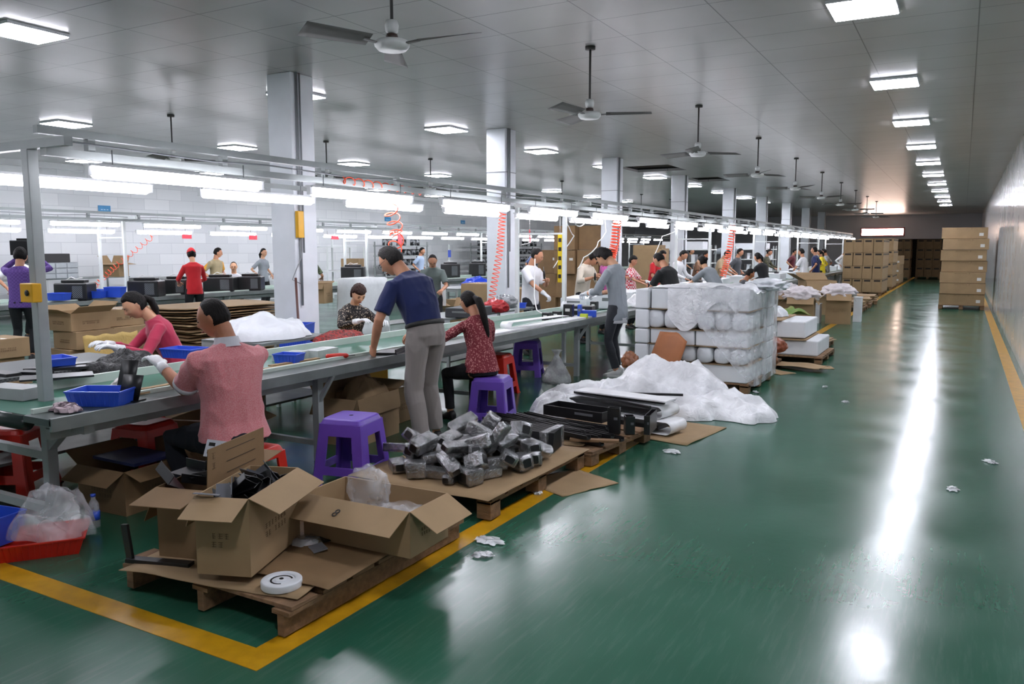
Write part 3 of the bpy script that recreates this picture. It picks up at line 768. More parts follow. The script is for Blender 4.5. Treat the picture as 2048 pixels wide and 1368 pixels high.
    if cuff is not None:
        for ep, d_, rad in ends:
            MB().tube([ep - d_ * .018, ep - d_ * .016, ep + d_ * .008, ep + d_ * .01], [rad * .98, rad * 1.06, rad * 1.07, rad * .98], 18).build('cuff', cuff, root)
    if collar is not None:
        c_ = MB(); r0, f0, u0 = fr(TL * 1.0); cc = pt(TL * 1.0)
        rg = []
        for (h_, a_, b_, o_) in ((-.012, .088, .086, .0), (.022, .074, .072, .004), (.042, .069, .070, .006), (.046, .066, .066, .006), (.01, .066, .066, .004)):
            rg.append(ringpts(cc + u0 * h_ * s + f0 * o_, r0 * a_ * s, f0 * b_ * s, 22))
        c_.loft(rg, cap=False); c_.build('collar', collar, root)
    # ---- trousers
    tm_ = trousers or M_blackpants; b = MB()
    fl_ = (legm or 1.0)
    for hip, k_, a_, sg in legs:
        en = a_ + (k_ - a_).normalized() * .03
        limb(b, [hip + V((-sg * .01, 0, .03)), hip + (k_ - hip) * .15, hip.lerp(k_, .55), k_, k_.lerp(a_, .4), en], [.088 * s * g, .092 * s * g, .078 * s * (.5 + .5 * g), .063 * s * fl_, .060 * s * fl_, .055 * s * fl_], 14)
    if pose == 'stand': b.loft([ring(-.10 * s, .12 * s * g, .09 * s * g), ring(-.03 * s, .152 * s * g, .110 * s * g, -.008), ring(.06 * s, (.150 if tuck else .13) * s * g, (.112 if tuck else .09) * s * g), ring(.085 * s, (.148 if tuck else .11) * s * g, (.110 if tuck else .08) * s * g)])
    else: b.loft([ring(-.08 * s, .15 * s * g, .12 * s * g, 0), ring(-.02, .156 * s * g, .125 * s * g, -.01), ring(.05 * s, .12 * s * g, .085 * s * g)])
    me = remesh(b, v_ * 1.15, 3, (fold * (1.4 if near else .8), 6.0, seed + 5))
    mobj(me, 'trousers', tm_, root)
    if tuck:
        MB().loft([ring(h_ * s, .151 * s * g * k_, .114 * s * g * k_, -.001) for h_, k_ in ((.052, 1.0), (.055, 1.02), (.082, 1.02), (.085, 1.0))]).build('belt', mat('black_belt', '#141210', rough=.5), root)
    # ---- shoes
    for hip, k_, a_, sg in legs:
        fd = V((sg * .2, 1, 0)).normalized(); rx_ = V((fd.y, -fd.x, 0)); z0 = a_.z - .075; c0 = V((a_.x, a_.y, z0))
        m_ = MB(); rg = []
        for t, wd, h_ in ((-.065, .020, .05), (-.055, .032, .085), (-.02, .036, .10), (.03, .038, .08), (.09, .044, .05), (.14, .040, .038), (.17, .022, .022)):
            rg.append([p if p.z > z0 + .004 else V((p.x, p.y, z0 + .004)) for p in ringpts(c0 + fd * t * s + V((0, 0, h_ * .5)), rx_ * wd * s, V((0, 0, h_ * .5)), 14, 2.6)])
        m_.loft(rg); so = m_.build('shoe', shoes or M_shoe, root)
        if sole: 
            MB().prism([(c0.x + fd.x * t + rx_.x * w, c0.y + fd.y * t + rx_.y * w) for t, w in ((-.07, -.03), (.1, -.045), (.17, -.02), (.17, .02), (.1, .045), (-.07, .03))], z0, z0 + .025).build('sole', sole, so)
    if cap is not None:
        c_ = MB()
        def cf(p):
            q = head_fn(V((p.x, p.y, max(p.z, .22)))); q = V((q.x * 1.16, q.y * 1.12, q.z * 1.18 + .012))
            return q
        c_.ball((0, 0, 0), 1, 3, M=HM, fn=cf)
        c_.grid(8, 5, lambda u, v: HM @ V(((u - .5) * .145 * (1 - .25 * v * v), .085 + v * .075 - abs(u - .5) ** 2 * .15, .05 - v * .015 - (u - .5) ** 2 * .08)))
        c_.build('cap', cap, root, solid=.003)
    if glasses is not None:
        c_ = MB()
        for sg in (-1, 1):
            pts = [HM @ V((sg * .032 + .021 * math.cos(a), .101, .004 + .016 * math.sin(a))) for a in [2 * math.pi * q / 12 for q in range(13)]]
            c_.tube(pts, .0016, 5); c_.tube([HM @ V((sg * .053, .099, .008)), HM @ V((sg * .076, .04, .012)), HM @ V((sg * .081, -.01, .01))], .0016, 5)
        c_.tube([HM @ V((-.011, .104, .006)), HM @ V((.011, .104, .006))], .0016, 5)
        c_.build('glasses', glasses, root)
    return root, HM, arms
# ------------------------------------------------------------------ the workers
SH = lambda n, c, **k: mat(n, c, rough=.9, var=k.pop('var', .08), sheen=.2, **k)
M_pink = SH('heather_pink_knit', '#c9767c', bump=.2, bscale=200, pattern='noise', col2='#d18d90', pscale=160)
M_whitecol = SH('white_collar_knit', '#c9c9cf')
M_navy = SH('navy_tee', '#122052', var=.12)
M_khaki = SH('grey_chinos', '#8b8480', var=.06, vscale=4)
M_coral = SH('raspberry_knit', '#b5304f', var=.06)
M_flor = mat('dark_floral_print', '#211e20', rough=.8, pattern='noise', col2='#b3a592', pscale=55, thr=(.56, .60))
M_redflor = mat('red_floral_print', '#7c2a34', rough=.85, pattern='noise', col2='#c98784', pscale=70, thr=(.55, .62))
M_apron = SH('dark_plum_apron', '#2b2330')
M_wtee = SH('white_tee', '#dedfe2'); M_cream = SH('cream_sweater', '#cfc5b4'); M_gtee = SH('light_grey_tee', '#8d9499'); M_btee = SH('black_tee', '#1b1d1e')
M_denim = SH('dark_denim', '#2c2f35', var=.2, vscale=8); M_jean = SH('blue_jeans', '#566577', var=.15)
M_rwhite = SH('white_patterned', '#dadbd6', pattern='noise', col2='#6b6f74', pscale=24, thr=(.62, .64))
M_plaid = mat('purple_plaid', '#5b3f86', rough=.9, pattern='checker', col2='#6a4f96', pscale=40)
M_red = SH('bright_red_sweater', '#c01822'); M_redcap = SH('red_cap', '#d01e28'); M_camo = SH('camouflage_print', '#3d4a35', pattern='noise', col2='#6f7a5a', pscale=14, thr=(.45, .6))
M_yell = SH('yellow_shirt', '#e0c81c'); M_mus = SH('mustard_grey', '#9c8f6e', pattern='noise', col2='#d69a2a', pscale=4, thr=(.5, .55)); M_blue = SH('pale_blue_shirt', '#a9bdd8'); M_magenta = SH('magenta_top', '#b0508e')
M_lime = SH('lime_cloth', '#b8e020'); M_maroon = SH('maroon_top', '#5c1f2a'); M_olive = SH('olive_print', '#5d5a3e', pattern='noise', col2='#2a2a22', pscale=30); M_grn = SH('brown_hoodie', '#6b4a34')
M_glass = mat('black_frame', '#111111', rough=.3)

# man in the pink polo, seated on the red stool
pA = person((-3.85, 3.38, 0), 80, 'man in pink polo shirt sitting on a red stool, reaching across the front table', H=1.72, pose='sit', lean=7, headp=18, heady=40, skin='tan', hair='buzz', near=1, build=1.20, belly=.03,
       shirt=M_pink, sleeve='short', cuff=M_whitecol, collar=M_whitecol, trousers=mat('dark_navy_jeans', '#12161f', rough=.9), seat=.45, hands=[(-.21, .47, .92), (.10, .46, .87)], elbow=[(.15, -.8, -1.0), (.5, -.4, -.8)], glove=(1, 1), curl=22, feet=[(-.16, .30, .075), (.16, .42, .075)], torso_len=1.04, fold=.007)
# man in the navy T-shirt standing at the board
pB = person((-3.86, 5.42, 0), 75, 'man in navy T-shirt and grey trousers standing bent over the front table', H=1.78, pose='stand', lean=36, tilt=-3, headp=36, heady=24, tuck=True, skin='mid', hair='short', hairc='grey', near=1, build=1.06,
       shirt=M_navy, sleeve='short', trousers=M_khaki, shoes=M_shoe, hands=[(-.30, .32, .84), (.20, .44, .92)], elbow=[(-.8, -.5, -.3), (1, -.6, -.5)], curl=30, glasses=M_glass, legm=1.2, feet=[(-.14, -.12, .075), (.15, .06, .075)], fold=.007, hem=.55, belly=.01)
# woman in the raspberry top behind the table
pC = person((-5.82, 4.52, 0), 150, 'woman in raspberry long-sleeved top with ponytail leaning over the mesh side table', H=1.68, female=True, pose='sit', lean=30, headp=34, heady=8, skin='light', hair='ponytail', tail=[(0, -.05, -.03), (.01, -.03, -.07), (.02, -.01, -.10), (.02, 0, -.08)], near=1,
       shirt=M_coral, sleeve='long', trousers=M_blackpants, seat=.52, hands=[(-.40, .50, .88), (-.08, .54, .88)], elbow=[(-.4, -.2, -1), (.5, -.2, -1)], glove=(1, 1), curl=20, fold=.006)
# woman in the dark floral blouse
pD = person((-5.85, 6.78, 0), 253, 'woman with brown bob in dark floral blouse seated behind the red coil pile', H=1.58, female=True, pose='sit', lean=16, headp=32, heady=-10, skin='light', hair='fringe', hairc='brown', near=1,
       shirt=M_flor, sleeve='long', trousers=M_blackpants, seat=.50, hands=[(-.10, .50, .87), (.20, .48, .90)], elbow=[(-.9, -.2, -.7), (.9, -.2, -.7)], glove=(1, 1), curl=25, fold=.005)
# woman in the red floral jacket on the purple stool
pE = person((-3.86, 6.30, 0), 62, 'woman in red floral jacket with long ponytail sitting on the far purple stool', H=1.60, female=True, pose='sit', lean=17, headp=28, heady=12, skin='mid', hair='ponytail', near=1,
       tail=[(0, -.07, -.02), (.01, -.05, -.08), (.02, -.02, -.11), (.02, -.01, -.12), (.01, 0, -.12)], shirt=M_redflor, sleeve='long', trousers=M_blackpants, seat=.47, hands=[(-.22, .44, .86), (.12, .44, .86)], elbow=[(-.9, -.4, -.7), (.9, -.4, -.7)], fold=.006, build=1.0)
# three at the white housings
pF = person((-5.85, 11.0, 0), 262, 'man in white T-shirt holding a screwdriver behind the white trays', H=1.66, lean=4, headp=22, heady=20, skin='mid', hair='buzz', vox=.011, near=0,
       shirt=M_wtee, trousers=mat('dark_work_trousers', '#22252c', rough=.9), hands=[(-.02, .30, 1.16), (.20, .42, .97)], elbow=[(-.8, -.4, -.7), (.8, -.4, -.7)], fold=.005, glove=(0, 1))
pG = person((-5.8, 12.85, 0), 262, 'worker in cream long-sleeved top bowing over the white housings', H=1.66, lean=14, headp=52, heady=20, skin='mid', hair='mop', vox=.011,
       shirt=M_cream, sleeve='mid', trousers=M_blackpants, hands=[(.05, .36, 1.18), (.22, .36, 1.16)], elbow=[(-.8, -.4, -.7), (.8, -.4, -.7)], fold=.005)
pH = person((-3.88, 9.72, 0), 80, 'young man in loose grey T-shirt and dark jeans standing with bowed head', H=1.72, lean=10, headp=52, heady=10, skin='light', hair='mop', near=2, build=.93,
       shirt=M_gtee, sleeve='mid', trousers=M_denim, shoes=M_shoew, sole=M_sole, hands=[(-.14, .40, 1.06), (.14, .40, 1.05)], elbow=[(-.7, -.5, -.7), (.7, -.5, -.7)], glove=(1, 1), curl=40, fold=.008, hem=1.75, cuff=M_wtee, feet=[(-.11, -.06, .075), (.11, .05, .075)])
MB().loft([ringpts(V((0, .0, z)), V((.15, 0, 0)), V((0, .12, 0)), 20) for z in (.69, .76)]).build('undershirt_hem', M_wtee, pH[0])
others = [
 ((-6.05, 14.4, 0), 265, 'woman in magenta top behind the orange hose coil', dict(female=True, shirt=M_magenta, sleeve='long', hair='bun', lean=12, headp=20, hands=[(-.1, .4, 1.1), (.15, .4, 1.1)])),
 ((-5.95, 15.6, 0), 262, 'woman in red checked top with short fringe facing the aisle', dict(female=True, H=1.50, shirt=SH('red_check', '#c02a3a', pattern='checker', col2='#d8c8c8', pscale=26), hair='fringe', headp=8, glove=(1, 0), hands=[(-.05, .36, .98), (.2, .4, .95)])),
 ((-3.8, 11.75, 0), 70, 'man in black T-shirt bent low beyond the wrapped white stack', dict(H=1.66, shirt=M_btee, lean=24, headp=38, hair='buzz', hands=[(-.2, .45, .9), (.15, .45, .9)])),
 ((-6.05, 17.3, 0), 250, 'worker in red top with head bowed behind the black T-shirt man', dict(shirt=M_red, lean=18, headp=30, hands=[(-.2, .4, .95), (.2, .4, .95)])),
 ((-5.9, 18.3, 0), 262, 'dark-haired worker in a white top looking down past the white post', dict(shirt=M_wtee, lean=18, headp=30, sleeve='long', hands=[(-.2, .4, .95), (.2, .4, .95)])),
 ((-3.75, 14.1, 0), 62, 'woman in light grey T-shirt stooping with one arm stretched forward', dict(female=True, H=1.66, shirt=M_gtee, lean=48, headp=20, hair='bun', skin='light', hands=[(-.3, .62, .95), (.1, .55, .85)])),
 ((-5.9, 15.9 + 4.2, 0), 258, 'bare-headed man with ruddy face leaning towards the table centre', dict(shirt=M_grn, lean=22, headp=35, skin='tan', hair='thin', hands=[(-.2, .4, .95), (.2, .4, .95)])),
 ((-3.85, 16.2, 0), 300, 'young worker in charcoal shirt sitting low behind the wrapped stack', dict(H=1.5, pose='sit', seat=.5, shirt=SH('charcoal_shirt', '#3a3d42'), lean=16, headp=22, skin='tan', hands=[(-.2, .35, .85), (.2, .35, .85)])),
 ((-3.85, 18.4, 0), 58, 'woman in black jacket with tied hair at the near end of the row', dict(female=True, H=1.60, shirt=SH('black_jacket', '#191a1e'), sleeve='long', hair='ponytail', tail=[(0, -.04, -.05), (0, -.02, -.09)], lean=20, headp=25, hands=[(-.2, .45, .95), (.15, .45, .95)])),
 ((-5.85, 20.4 + 1.6, 0), 262, 'worker with bowed black hair in a beige top beside the coiled hose', dict(shirt=SH('beige_top', '#b09878'), lean=20, headp=35, hands=[(-.2, .4, .95), (.2, .4, .95)])),
 ((-5.9, 24.2, 0), 262, 'tall worker in dark grey top standing at the far side of the table', dict(shirt=SH('dark_grey_top', '#4a4d52'), lean=5, headp=15)),
 ((-5.9, 28.2, 0), 262, 'woman in brown patterned blouse standing across the folding trolley', dict(female=True, shirt=M_olive, sleeve='long', lean=8, headp=20, hair='bun', hands=[(-.15, .4, 1.0), (.2, .42, .98)])),
 ((-4.35, 26.5, 0), 78, 'man in white T-shirt leaning on the grey trolley handle', dict(shirt=M_wtee, lean=8, headp=8, trousers=M_jean, hands=[(-.22, .34, .85), (.2, .3, .9)])),
 ((-4.25, 28.2, 0), 86, 'man in navy polo standing right behind the white T-shirt man', dict(H=1.70, shirt=M_navy, build=1.08, lean=6, trousers=M_blackpants)),
 ((-4.35, 30.2, 0), 84, 'woman in bright yellow shirt and black trousers', dict(female=True, H=1.62, shirt=M_yell, sleeve='long', hair='ponytail', tail=[(0, -.03, -.06), (0, -.01, -.1)], trousers=M_blackpants, lean=5, headp=15)),
 ((-4.45, 32.0, 0), 84, 'worker in pale grey top beyond the woman in yellow', dict(shirt=SH('pale_grey_top', '#9aa0a4'), lean=6, headp=18)),
 ((-5.95, 33.4, 0), 262, 'worker in maroon top far down the front line', dict(shirt=M_maroon, lean=6, headp=18)),
 ((-4.6, 37.3, 0), 250, 'worker in white coat at the far end of the front line', dict(shirt=M_wtee, sleeve='long', hair='short', hem=1.8, trousers=M_wtee, lean=14, headp=35)),
 # between the lines and at the back line
 ((-12.05, 6.72, 0), 40, 'person in purple plaid shirt and black trousers lifting a black casing', dict(H=1.66, shirt=M_plaid, sleeve='long', lean=4, headp=10, hair='long', vox=.011, hands=[(-.12, .30, 1.50), (.16, .28, 1.52)], elbow=[(-.8, 0, -.6), (.8, 0, -.6)])),
 ((-14.9, 8.3, 0), 265, 'worker in white top half hidden behind the purple plaid shirt', dict(shirt=M_wtee, lean=16, headp=20, hair='none')),
 ((-12.75, 10.35, 0), 62, 'woman in red sweater and red cap working at the back line', dict(female=True, H=1.66, shirt=M_red, sleeve='long', cap=M_redcap, hair='bun', skin='light', trousers=M_blackpants, lean=8, headp=18, hands=[(-.2, .38, 1.0), (.15, .38, 1.0)])),
 ((-15.6, 13.3, 0), 275, 'man in mustard and grey top standing behind the back line', dict(H=1.66, shirt=M_mus, lean=2, headp=10, heady=40)),
 ((-14.75, 13.1, 0), 225, 'balding man in white polo seated facing the camera at the back line', dict(H=1.64, pose='sit', seat=.5, shirt=SH('white_polo', '#d5d6dc'), hair='thin', skin='light', lean=8, headp=8, hands=[(-.15, .38, .84), (.15, .38, .84)])),
 ((-16.2, 15.35, 0), 275, 'woman in grey T-shirt with dark ponytail near the white wall', dict(female=True, shirt=M_gtee, hair='ponytail', tail=[(0, -.03, -.06), (0, 0, -.1)], lean=2, skin='light')),
 ((-12.75, 13.45, 0), 30, 'woman in camouflage shirt and jeans standing with her back turned', dict(female=True, H=1.62, shirt=M_camo, hair='long', tail=[(0, .02, -.07), (0, .01, -.08)], trousers=M_jean, lean=3, headp=15, hands=[(-.2, .25, .95), (.22, .25, .98)])),
 ((-15.6, 21.6, 0), 280, 'man in pale blue shirt below the red banner', dict(H=1.68, shirt=M_blue, lean=3, headp=12)),
 ((-8.0, 11.45, 0), 215, 'man in glasses with receding hair looking down behind the navy T-shirt', dict(H=1.60, shirt=SH('grey_green_top', '#5f6a66'), hair='thin', glasses=M_glass, lean=12, headp=40, vox=.011, skin='mid', hands=[(-.15, .38, .95), (.15, .38, .95)])),
 ((-12.8, 21.9, 0), 50, 'man in white tee with black specks beyond the draped white cover', dict(H=1.68, shirt=M_rwhite, lean=4, headp=10)),
 ((-13.2, 24.9, 0), 280, 'small distant worker in blue beside the can shelves', dict(shirt=SH('dusty_blue', '#4d5f86'), lean=5, headp=20)),
 ((-9.2, 19.8, 0), 265, 'distant woman in pink beyond the tall carton wall', dict(female=True, shirt=SH('rose_top', '#e27f8c'), hair='bun')),
 ((-9.3, 22.5, 0), 265, 'distant worker with dark hair in white beyond the carton wall', dict(shirt=M_wtee)),
 ((-8.8, 27.0, 0), 265, 'distant worker in dark blue among the middle tables', dict(shirt=SH('dark_blue_top', '#27304f'))),
 ((-8.9, 29.5, 0), 265, 'distant worker in black among the middle tables', dict(shirt=M_btee)),
]
for loc, fc, lab, kw in others:
    kw = dict(kw); kw.setdefault('vox', .018 if loc[1] > 16 else .013)
    person(loc, fc, lab, **kw)

bxh = empty('stove_casing', (-12.35, 7.02, 1.55), 40, 'black casing held up by the person in purple plaid', 'appliance casing')
MB().box((0, 0, .11), (.36, .26, .22)).build('casing', mat('black_metal_held', '#131315', rough=.38), bxh, bevel=.01); MB().box((0, 0, .235), (.2, .16, .03)).build('fan_unit', mat('black_metal_held', '#131315'), bxh)
# ------------------------------------------------------------------ prop builders
M_card = mat('cardboard', '#9c8260', rough=.8, var=.10, vscale=5)
M_card2 = mat('cardboard_dark', '#836848', rough=.8, var=.12, vscale=5)
M_tape = mat('brown_tape', '#a98f68', rough=.25, spec=.7)
M_wood = mat('pallet_wood', '#7c5f42', rough=.8, var=.35, vscale=5, stretch=(1, 6, 6), bump=.4, bscale=30)
M_wood2 = mat('pallet_wood_cross', '#84664a', rough=.8, var=.35, vscale=5, stretch=(6, 1, 6), bump=.4, bscale=30)
M_ink = mat('print_ink', '#6b543c', rough=.8); M_blackink = mat('black_ink', '#26211d', rough=.7)
M_lab = mat('paper_label', '#d6d6d2', rough=.7)
M_blackp = mat('black_plastic', '#0d0d0f', rough=.3, spec=.6)
M_blackm = mat('black_metal', '#131315', rough=.38, spec=.6, bump=.05)
M_wrap = film('clear_wrap', col=(.80, .81, .83, 1), clear=.58, rough=.22, bscale=30, bump=.7, metal=.9)
M_film = film('white_film', col=(.90, .91, .93, 1), clear=.12, rough=.35, bscale=11, bump=.9)
M_clear = film('clear_bag', clear=.72, rough=.12, bscale=10, bump=.8)
M_foam = mat('white_foam', '#dcdfe2', rough=.6, var=.05, vscale=4)
M_foamw = mat('white_foam_wrap', '#d8dce0', rough=.35, spec=.6, var=.05, bump=.8, bscale=14)
M_blue = mat('blue_plastic', '#2f57cf', rough=.35, spec=.6, var=.08)
M_redp = mat('red_plastic', '#c3200f', rough=.35, spec=.6, var=.08); M_purp = mat('purple_plastic', '#6a48b4', rough=.35, spec=.6, var=.1, vscale=5)
M_wpanel = mat('white_panel', '#e6e7e8', rough=.35)
M_yelp = mat('yellow_plastic', '#dca514', rough=.4)

def pallet(cx, cy, w, d, h, rz, label, top=True, boards=7, solid=False):
    t = empty('wooden_pallet', (cx, cy, 0), rz, label, 'pallet')
    for i in range(3):
        x = (-.5 + i * .5) * (w - .10)
        if solid: MB().box((x, 0, h * .5 - .012), (.04 if i else .05, d, h - .045)).build('side_plank', M_wood, t, bevel=.003)
        for j in range(0 if solid else 3):
            y = (-.5 + j * .5) * (d - .12)
            MB().box((x, y, h * .45), (.10, .12, h * .9 - .02)).build('block', M_wood, t, bevel=.003)
        MB().box((x, 0, h - .03), (.10, d, .02)).build('stringer', M_wood, t)
    if top:
        for i in range(boards):
            y = (-.5 + (i + .5) / boards) * d
            MB().box((0, y, h - .01), (w, d / boards * .8, .018), rz=rnd.uniform(-.4, .4)).build('deck_board', M_wood2, t, bevel=.002)
    return t
def shell(w, d, h, th=.005):
    mb = MB(); x, y = w / 2, d / 2; a = th
    o = [(-x, -y), (x, -y), (x, y), (-x, y)]; i_ = [(-x + a, -y + a), (x - a, -y + a), (x - a, y - a), (-x + a, y - a)]
    vs = [(p[0], p[1], 0) for p in o] + [(p[0], p[1], h) for p in o] + [(p[0], p[1], h) for p in i_] + [(p[0], p[1], a) for p in i_]
    fs = [(0, 3, 2, 1)] + [(k, (k + 1) % 4, (k + 1) % 4 + 4, k + 4) for k in range(4)] + [(k + 4, (k + 1) % 4 + 4, (k + 1) % 4 + 8, k + 8) for k in range(4)] + [(k + 8, (k + 1) % 4 + 8, (k + 1) % 4 + 12, k + 12) for k in range(4)] + [(12, 13, 14, 15)]
    return mb.add(vs, fs)
def scribble(w, h, rows, seed=0, strokes=10, th=.0016):
    """small unreadable printed strokes, xz-plane facing -y, centred"""
    rr = random.Random(seed); mb = MB(); cell = h / rows
    for r_ in range(rows):
        n = int(w / (cell * .8)); 
        for c in range(n):
            if rr.random() < .12: continue
            cx_ = -w / 2 + (c + .5) * cell * .8; cz = h / 2 - (r_ + .5) * cell; s_ = cell * .32
            for q in range(3): mb.box((cx_, -.0012, cz + (q - 1) * s_ * .8), (s_ * rr.uniform(.9, 1.8), .0012, th))
            mb.box((cx_ + rr.uniform(-.3, .3) * s_, -.0012, cz), (th, .0012, s_ * 2))
    return mb
def put_mark(parent, mb, pos, rz, mname='printed_mark', m=None, rx=0):
    o = mb.build(mname, m or M_ink, parent); o.data.transform(Matrix.Translation(V(pos)) @ rotm(rx, 0, rz)); tag(o, kind=None); return o
def carton(loc, dim, rz, label, open_=None, group=None, mark=True, lab=False, m=None, cat='carton', flap=None, name='cardboard_carton', seed=0, tape=True):
    """dim = width(x), depth(y), height. open_ = angles of the flaps (-y, +x, +y, -x): 0 = flat outward, 90 = up, negative = hanging down"""
    w, d, h = dim; m = m or M_card
    t = empty(name, loc, rz, label, cat, group)
    if open_ is None:
        MB().box((0, 0, h / 2), (w, d, h)).build('carton_body', m, t, bevel=.004)
        if tape: MB().box((0, 0, h + .0008), (w * .99, .045, .0012)).build('tape', M_tape, t)
    else:
        shell(w, d, h).build('carton_body', m, t)
        fl_ = flap or min(w, d) * .5
        for k, ang in enumerate(open_):
            if ang is None: continue
            L_ = w if k in (0, 2) else d; off = (d if k in (0, 2) else w) / 2
            f_ = fl_ * (1 if k in (0, 2) else 1)
            b_ = MB().add([(-L_ / 2 * .99, 0, -.002), (L_ / 2 * .99, 0, -.002), (L_ / 2 * .96, f_, -.002), (-L_ / 2 * .96, f_, -.002), (-L_ / 2 * .99, 0, .002), (L_ / 2 * .99, 0, .002), (L_ / 2 * .96, f_, .002), (-L_ / 2 * .96, f_, .002)],
                          [(0, 3, 2, 1), (4, 5, 6, 7), (0, 1, 5, 4), (1, 2, 6, 5), (2, 3, 7, 6), (3, 0, 4, 7)])
            o = b_.build('flap', m, t)
            a0 = {0: 180, 1: -90, 2: 0, 3: 90}[k]
            o.data.transform(Matrix.Translation((0, 0, h)) @ Matrix.Rotation(R(a0), 4, 'Z') @ Matrix.Translation((0, off, 0)) @ Matrix.Rotation(R(ang), 4, 'X'))
    if mark:
        put_mark(t, scribble(w * .45, min(h * .22, .09), 2, seed), (0, -d / 2, h * .45), 0)
        put_mark(t, scribble(d * .45, min(h * .22, .09), 2, seed + 1), (w / 2, 0, h * .45), 90)
    if lab: 
        MB().box((w * .32, -d / 2 - .001, h * .62), (.09, .002, .055)).build('paper_label', M_lab, t)
    return t
def crumple(nx, ny, w, d, h, seed, cover=1.0, fn=None, sharp=6.0):
    """crumpled sheet: height field with ridges, irregular outline"""
    def f(u, v):
        x = (u - .5) * 2; y = (v - .5) * 2
        rr_ = 1 + .22 * noise.noise(V((x * 1.7 + seed, y * 1.7, 4.1)))
        # map square to rounded blob
        k = math.sqrt(max(1e-6, x * x + y * y)); m_ = max(abs(x), abs(y)) / k if k > 1e-5 else 1
        px, py = x * m_ * rr_, y * m_ * rr_
        e = max(0, 1 - (max(abs(x), abs(y))) ** 2.2)
        n1 = 1 - abs(noise.noise(V((px * 1.25 + seed, py * 1.25, 0)))) * 2.2; n2 = 1 - abs(noise.noise(V((px * sharp * .6, py * sharp * .6 + seed, 2)))) * 2.4
        z = h * (e ** .6) * max(.03, .58 + .36 * n1 + .10 * n2) + .006
        if fn: z = fn(px, py, z)
        return (px * w / 2 + .03 * noise.noise(V((px * 3, py * 3, seed))), py * d / 2 + .03 * noise.noise(V((py * 3, px * 3, seed))), max(.004, z))
    return MB().grid(nx, ny, f)
def blob(c, r, seed, amp=.25, sc=2.0, sub=4, flatten=True):
    def fn(p):
        n = 1 - abs(noise.noise(V((p.x * sc + seed, p.y * sc, p.z * sc)))) * 2; n2 = 1 - abs(noise.noise(V((p.x * sc * 2.6, p.y * sc * 2.6 + seed, p.z * sc * 2.6)))) * 2
        q = p * (1 + amp * (n - .4) + amp * .45 * n2)
        if flatten and q.z < -.75: q.z = -.75
        return q
    return MB().ball(c, r, sub, fn=fn)
def stool(loc, rz, m, label, h=.47, top=.135, base=.21, group=None):
    t = empty('plastic_stool', loc, rz, label, 'stool', group)
    zs = [0, .09, .15, .36, h - .035]; hw = lambda z: base + (top + .012 - base) * (z / h) ** .9
    fr_ = lambda z: .52 if z > .3 else (.55 if z > .1 else .60)
    mb = MB()
    for s_ in range(4):
        Mx = Matrix.Rotation(R(90 * s_), 4, 'Z'); vs = []; 
        for z in zs:
            a = hw(z); ch = a * .94; c1 = a * fr_(z)
            for x in (-ch, -c1, 0, c1, ch): vs.append((x, -a, z))
        fs = []
        for r_ in range(4):
            for c_ in range(4):
                if c_ in (1, 2) and r_ in (0, 2): continue
                i0 = r_ * 5 + c_; fs.append((i0, i0 + 1, i0 + 6, i0 + 5))
        mb.add(vs, fs, Mx)
        # chamfer corner strip
        vs = []
        for z in zs:
            a = hw(z); ch = a * .94; vs += [(ch, -a, z), (a, -ch, z)]
        mb.add(vs, [(i * 2, i * 2 + 1, i * 2 + 3, i * 2 + 2) for i in range(4)], Mx)
    me = mb.mesh('side_frame', m); bm = bmesh.new(); bm.from_mesh(me); bmesh.ops.remove_doubles(bm, verts=bm.verts, dist=.0008); bm.to_mesh(me); bm.free()
    o = bpy.data.objects.new('side_frame', me); COL.objects.link(o); o.parent = t
    md = o.modifiers.new('t', 'SOLIDIFY'); md.thickness = .012; md.offset = -1
    md = o.modifiers.new('b', 'BEVEL'); md.width = .006; md.segments = 2
    a1 = hw(h - .035); rg = []
    for z, a in ((h - .036, a1), (h - .008, top + .002), (h, top - .008)):
        rg.append(ringpts(V((0, 0, z)), V((a, 0, 0)), V((0, a, 0)), 32, 9))
    MB().loft(rg, smooth=False).build('seat', m, t, bevel=.004)
    MB().lathe([(.016, h + .0002), (.012, h + .0006)], (0, 0, 0), 12).build('seat_hole', M_dark, t)
    for sx in (-1, 1):
        for sy in (-1, 1): MB().box((sx * (base - .014), sy * (base - .014), .006), (.035, .035, .012)).build('foot', m, t, bevel=.004)
    return t
